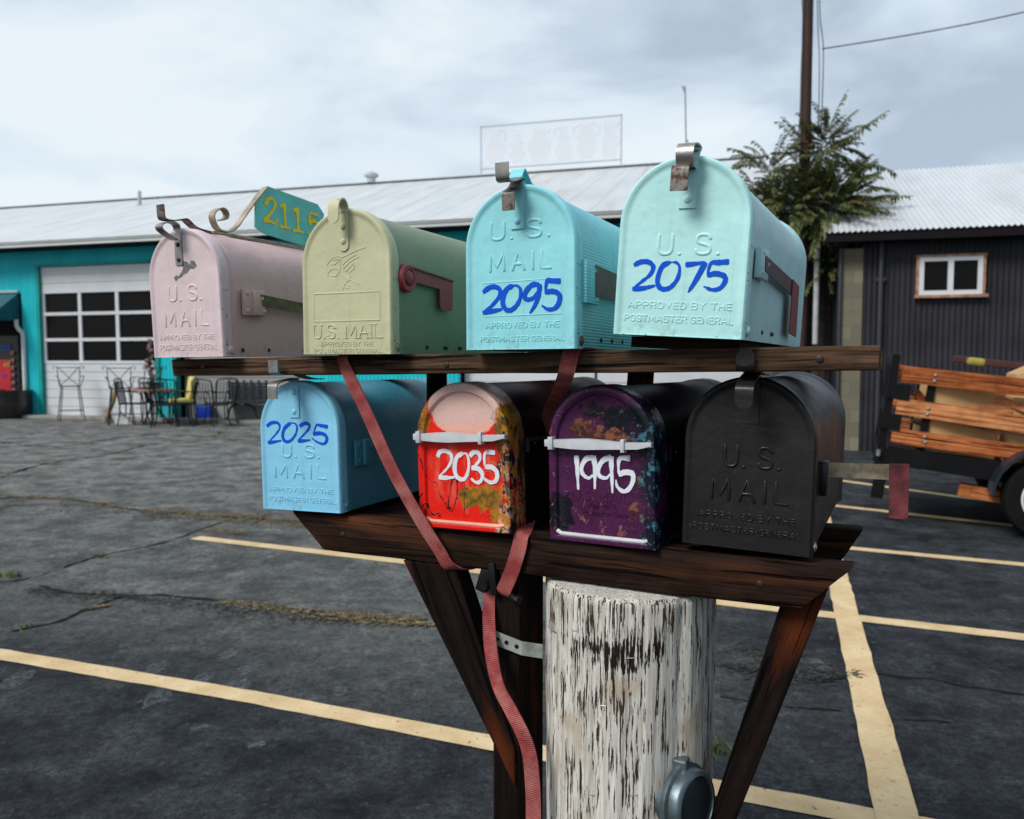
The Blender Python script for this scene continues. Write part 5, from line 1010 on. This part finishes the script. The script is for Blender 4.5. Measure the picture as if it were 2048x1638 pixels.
def frond(p, d, L, droop):
    pts = []; v = d.normalized(); q = p.copy(); nS = 15
    for k in range(nS + 1):
        pts.append(q.copy()); q = q + v * L / nS; v = (v + Vector((0, 0, -droop / nS))).normalized()
    br.tube(pts, [.006 - .004 * k / nS for k in range(nS + 1)], 4, False)
    for k in range(2, nS + 1):
        t = (pts[min(k + 1, nS)] - pts[k - 1]).normalized(); s_ = t.cross(Vector((0, 0, 1)))
        s_ = s_.normalized() if s_.length > .1 else Vector((1, 0, 0))
        for sg_ in (-1, 1):
            ll = L * .155 * (1.1 - .5 * abs(k / nS - .5)) * rnd.uniform(.8, 1.25); dr = (s_ * sg_ + t * .55 + Vector((0, 0, rnd.uniform(-.9, .0)))).normalized()
            nrm = dr.cross(t).normalized(); wv = dr.cross(nrm).normalized() * ll * .19; a = pts[k]; m_ = a + dr * ll * .45; e_ = a + dr * ll + Vector((0, 0, -ll * .25))
            lf.face([lf.bm.verts.new(a), lf.bm.verts.new(m_ + wv), lf.bm.verts.new(e_), lf.bm.verts.new(m_ - wv)])
def blob_fronds(c, r, n, L):
    for i in range(int(n * .95)):
        a = rnd.uniform(0, 6.283); b = rnd.uniform(-.7, 1.0); dd = Vector((math.cos(a) * math.cos(b), math.sin(a) * math.cos(b) * .8, math.sin(b)))
        p = Vector(c) + Vector((dd.x * r[0], dd.y * r[1], dd.z * r[2])) * rnd.uniform(.15, .95); frond(p, dd + Vector((0, 0, .25)), L * rnd.uniform(.6, 1.15), rnd.uniform(.4, 1.4))
blob_fronds((.30, 0, 3.55), (.62, .6, .70), 330, .5)
blob_fronds((-.25, 0, 3.55), (.45, .5, .60), 130, .5)
blob_fronds((-.62, .1, 3.55), (.35, .4, .55), 60, .46)
blob_fronds((.1, 0, 4.35), (.42, .4, .42), 36, .46)
blob_fronds((-.55, .0, 4.1), (.28, .3, .35), 34, .46)
blob_fronds((.28, 0, 4.5), (.30, .3, .42), 70, .42)
blob_fronds((.35, .1, 2.7), (.48, .4, .55), 120, .46)
for p, d, L, dr in (((.25, 0, 4.6), (.35, 0, 1), .75, .4), ((.35, 0, 4.45), (1, 0, .75), .95, .1), ((.5, 0, 4.2), (1, -.1, .3), .8, .9), ((.7, -.1, 3.7), (1, -.1, .1), .75, .1), ((.6, -.1, 3.2), (1, -.2, -.1), .85, .9), ((.75, -.1, 3.45), (1, -.1, .3), .55, .4), ((-.5, 0, 4.2), (-.5, 0, 1), .5, .8), ((-.8, 0, 3.9), (-1, 0, .6), .5, 1.2), ((-.7, 0, 3.5), (-1, 0, .5), .6, .8), ((.55, -.1, 3.0), (.6, -.1, -.6), .5, .6)): frond(Vector(p), Vector(d), L, dr)
cr = lf.build('crown', leaf_mat(), tree); br.build('twigs', BK, cr)

# ------------------------------------------------------------------ slat-sided trailer
TA = R(24); TE = Matrix.Translation((3.72, 5.9, 0)) @ Matrix.Rotation(-TA, 4, 'Z')
trl = empty('utility_trailer', 'black utility trailer with orange brown wooden slat sides', 'trailer', TE)
TF = plain('black_trailer_steel', (.006, .006, .007), .5, .2, 8, spec=.12); SW = wood('orange_stained_board', (.22, .042, .013), (.62, .23, .085), .45, warm=(.34, .06, .014), s=.6)
SWS = [SW, wood('russet_board', (.15, .03, .010), (.46, .15, .05), .45, warm=(.30, .05, .012), s=.7), wood('honey_board', (.30, .075, .024), (.70, .33, .14), .45, warm=(.36, .08, .02), s=.5)]
ti = R(7.3); MT = Matrix.Translation((.05, 0, .31)) @ Matrix.Rotation(ti, 4, 'Y')
def tpt(x, y, z): return MT @ Vector((x, y, z))
RT = Matrix.Rotation(ti, 3, 'Y')
def slat(x0, x1, y, z, h, rr=0):
    mb = MB(); n_ = 14
    ph = z * 40 + y * 7; M = TEI(x0, y, z); rings = []; Lx = x1 - x0
    for i in range(41):
        x = Lx * i / 40; b_ = .010 * math.sin(x * 1.7 + ph); hh_ = [h / 2 + .004 * noise.noise(Vector((x * 3, ph, k))) for k in (0, 5)]; ring = []
        for yy, zz in ((-.0175, -1), (-.0175, 1), (-.012, 1.04), (.0175, 1), (.0175, -1)): ring.append(mb.bm.verts.new((x, yy, b_ + zz * hh_[0 if zz < 0 else 1])))
        rings.append(ring)
    for A, B in zip(rings, rings[1:]):
        for k in range(5): mb.face([A[k], A[(k + 1) % 5], B[(k + 1) % 5], B[k]])
    mb.face(rings[0][::-1]); mb.face(rings[-1])
    return mb.build('side_slat', SWS[int(abs(ph)) % 3], trl, 30, M)
def TEI(x, y, z): return MT @ Matrix.Translation((x, y, z))
for y_ in (0.0, 1.35):
    for z_ in (.78, .52, .30): slat(-.90, 2.3, y_, z_, .125 if z_ > .4 else .115)
    for x_ in (-.68, .55, 1.7):
        mb = MB(); mb.box((0, 0, 0), (.06, .03, .80), bev=.004); mb.build('side_post', SW if False else TF, trl, None, TEI(x_, y_ + (.035 if y_ < 1 else -.035), .46))
        for z_ in (.80, .755, .54, .495, .32, .28):
            mb = MB(); mb.lathe([(.014, 0), (.013, .006), (.006, .012)], (0, 0, 0), (0, -1, 0), 10); mb.build('bolt', M_['steel'], trl, 50, TEI(x_ + (z_ * 2 % .03), y_ - .018, z_)) if y_ < 1 else None
mb = MB(); mb.box((.7, .0, .14), (3.2, .06, .14)); mb.box((.7, 1.35, .14), (3.2, .06, .14)); mb.box((-.88, .675, .14), (.06, 1.3, .14)); mb.box((2.28, .675, .14), (.06, 1.3, .14)); mb.box((.7, .675, .19), (3.1, 1.3, .03)); mb.box((.0, .675, -.0), (.07, 1.4, .07)); o = mb.build('frame', TF, trl, None, MT)
mb = MB()
for y_ in (.03, .65, 1.32): mb.box((-.96, y_, .46), (.06, .07, .92))
for z_ in (.12, .50, .88): mb.box((-.96, .675, z_), (.045, 1.32, .09))
mb.box((-.90, .0, .64), (.16, .05, .12)); mb.box((-.93, .0, .40), (.16, .05, .12)); mb.box((-.93, .03, -.02), (.09, .06, .40)); mb.build('tailgate', TF, trl, None, MT)
mb = MB(); mb.tube([(-.97, -.035, .12), (-.97, -.035, .17)], .016, 8); mb.build('latch_pin', M_['steel'], trl, None, MT)
def wheel(y_):
    sgn = -1 if y_ < 1 else 1
    mb = MB(); mb.lathe([(.17, -.085), (.24, -.095), (.285, -.085), (.30, -.05), (.303, 0), (.30, .05), (.285, .085), (.24, .095), (.17, .085)], (.23, y_, .302), (0, sgn, 0), 40); w_ = mb.build('wheel', plain('tyre_rubber', (.007, .007, .008), .75, .2, 20, spec=.1), trl, 50)
    WR = plain('white_wheel_rim', (.62, .66, .68), .4, .06, 10)
    mb = MB(); mb.lathe([(.178, .055), (.185, .090), (.172, .098), (.160, .080), (.150, .060), (.06, .066), (.05, .085), (.03, .095), (.005, .098)], (.23, y_, .302), (0, sgn, 0), 40); rm = mb.build('rim', WR, w_, 50)
    for k in range(8):
        a = .785 * k + .2; mb = MB(); mb.lathe([(.020, 0), (.018, .004)], (.23 + math.cos(a) * .112, y_ + sgn * .0645, .302 + math.sin(a) * .112), (0, sgn, 0), 12); mb.build('rim_slot', VK, w_)
wheel(-.12); wheel(1.47)
mb = MB(); P = []
for k in range(13): a = math.pi * (1 - k / 12); P.append((.23 + math.cos(a) * .375, .315 + math.sin(a) * .36))
Q = [(.23 + math.cos(math.pi * k / 12) * .355, .315 + math.sin(math.pi * k / 12) * .34) for k in range(13)]
mb.prism(P + Q, lambda a, b, h: Vector((a, h, b)), -.24, .0); mb.build('mudguard', plain('blue_black_mudguard', (.012, .016, .028), .35), trl, 40)
mb = MB(); mb.tube([tpt(2.28, .675, .1), tpt(3.5, .675, .06)], .04, 6); mb.build('tongue', TF, trl)
CARD = plain('tan_cardboard', (.50, .30, .13), .8, .15, 4)
def cargo(name, label, cat, c, size, m, rz=0, group=None, bev=.006):
    mb = MB(); mb.box((0, 0, size[2] / 2), size, bev=bev); o = mb.build(name, m); o.matrix_basis = TE @ MT @ Matrix.Translation(c) @ Matrix.Rotation(rz, 4, 'Z'); return tag(o, label, cat, group)
cargo('cardboard_box', 'tan cardboard box in the tail of the trailer, behind the first slats', 'box', (-.45, .30, .21), (.50, .42, .56), CARD, .2)
mb = MB(); mb.prism([(-.4, 0), (-.15, .17), (.14, .14), (.42, -.02), (.4, -.3), (-.38, -.3)], lambda a, b, h: Vector((a, h, b)), -.25, .25, .01); o = mb.build('cardboard_box', CARD); o.matrix_basis = TE @ MT @ Matrix.Translation((.30, .55, .88)); tag(o, 'crumpled tan carton poking up above the top slat of the trailer', 'box')
cargo('wooden_crate', 'pale plywood crate seen between the middle slats of the trailer', 'crate', (.25, .30, .21), (.72, .40, .50), plain('pale_plywood', (.52, .32, .14), .6, .2, 5), 0)
mb = MB(); mb.box((0, 0, .03), (.14, .12, .07), bev=.025); o = mb.build('sack', plain('yellow_sack', (.28, .24, .04), .6)); o.matrix_basis = TE @ MT @ Matrix.Translation((-.30, 1.1, .92)); tag(o, 'small yellow sack on the far side of the trailer load', 'sack')
cargo('timber_offcut', 'short orange timber block under the trailer bed', 'timber', (-.20, .1, -.10), (.34, .12, .10), SW)
cargo('timber_offcut', 'long dark red timber laid along the far top slat of the trailer', 'timber', (.9, 1.36, .93), (2.7, .09, .06), plain('dark_red_timber', (.06, .014, .010), .6, .3, 6))

rl = random.Random(5)
for k, (lab, x_, y_, z_, ln, th, rz, ry, mm_) in enumerate((('pale lumber scrap lying steeply behind the lowest trailer slat', -.50, .14, .36, .55, .05, .1, .25, 0), ('tan board leaning behind the tail of the middle slat', -.40, .10, .56, .60, .09, .05, -.18, 1), ('reddish board end poking over the load at the right edge', .62, .25, .80, .9, .10, .1, .05, 2), ('pale batten slanting between the two lower trailer slats', -.1, .09, .43, .9, .035, .0, .12, 0), ('pale short offcut lying across the top of the trailer load', .25, .30, .80, .55, .08, .5, .08, 0), ('tan splintered board end between the top two trailer slats', -.15, .12, .66, .40, .07, -.3, .22, 1), ('russet board propped steeply in the trailer tail corner', -.62, .12, .50, .45, .06, .2, .75, 2))):
    mb = MB(); mb.box((0, 0, 0), (ln, .03, th), bev=.003); o = mb.build('lumber_scrap', [wood('pale_scrap', (.30, .15, .06), (.62, .42, .24), .6, s=.6), SWS[2], SWS[1]][mm_]); o.matrix_basis = TE @ MT @ Matrix.Translation((x_, y_, z_)) @ Matrix.Rotation(rz, 4, 'Z') @ Matrix.Rotation(ry, 4, 'Y'); tag(o, lab, 'lumber', 'lumber scraps in the trailer')
for u_, d_, z_ in ((-1.09, .9995, 1.289), (-.60, .9995, 1.294), (-.09, .9995, 1.302), (-.83, 1.0465, 1.012), (-.66, 1.0465, 1.018), (-.16, 1.0465, 1.013)):
    q = MB(); q.lathe([(.0042, -.002), (.0042, .0008), (.003, .0014)], lv(u_, d_, z_), (0, -1, 0), 12); q.build('nail_head', M_['screw'], stand, 40)
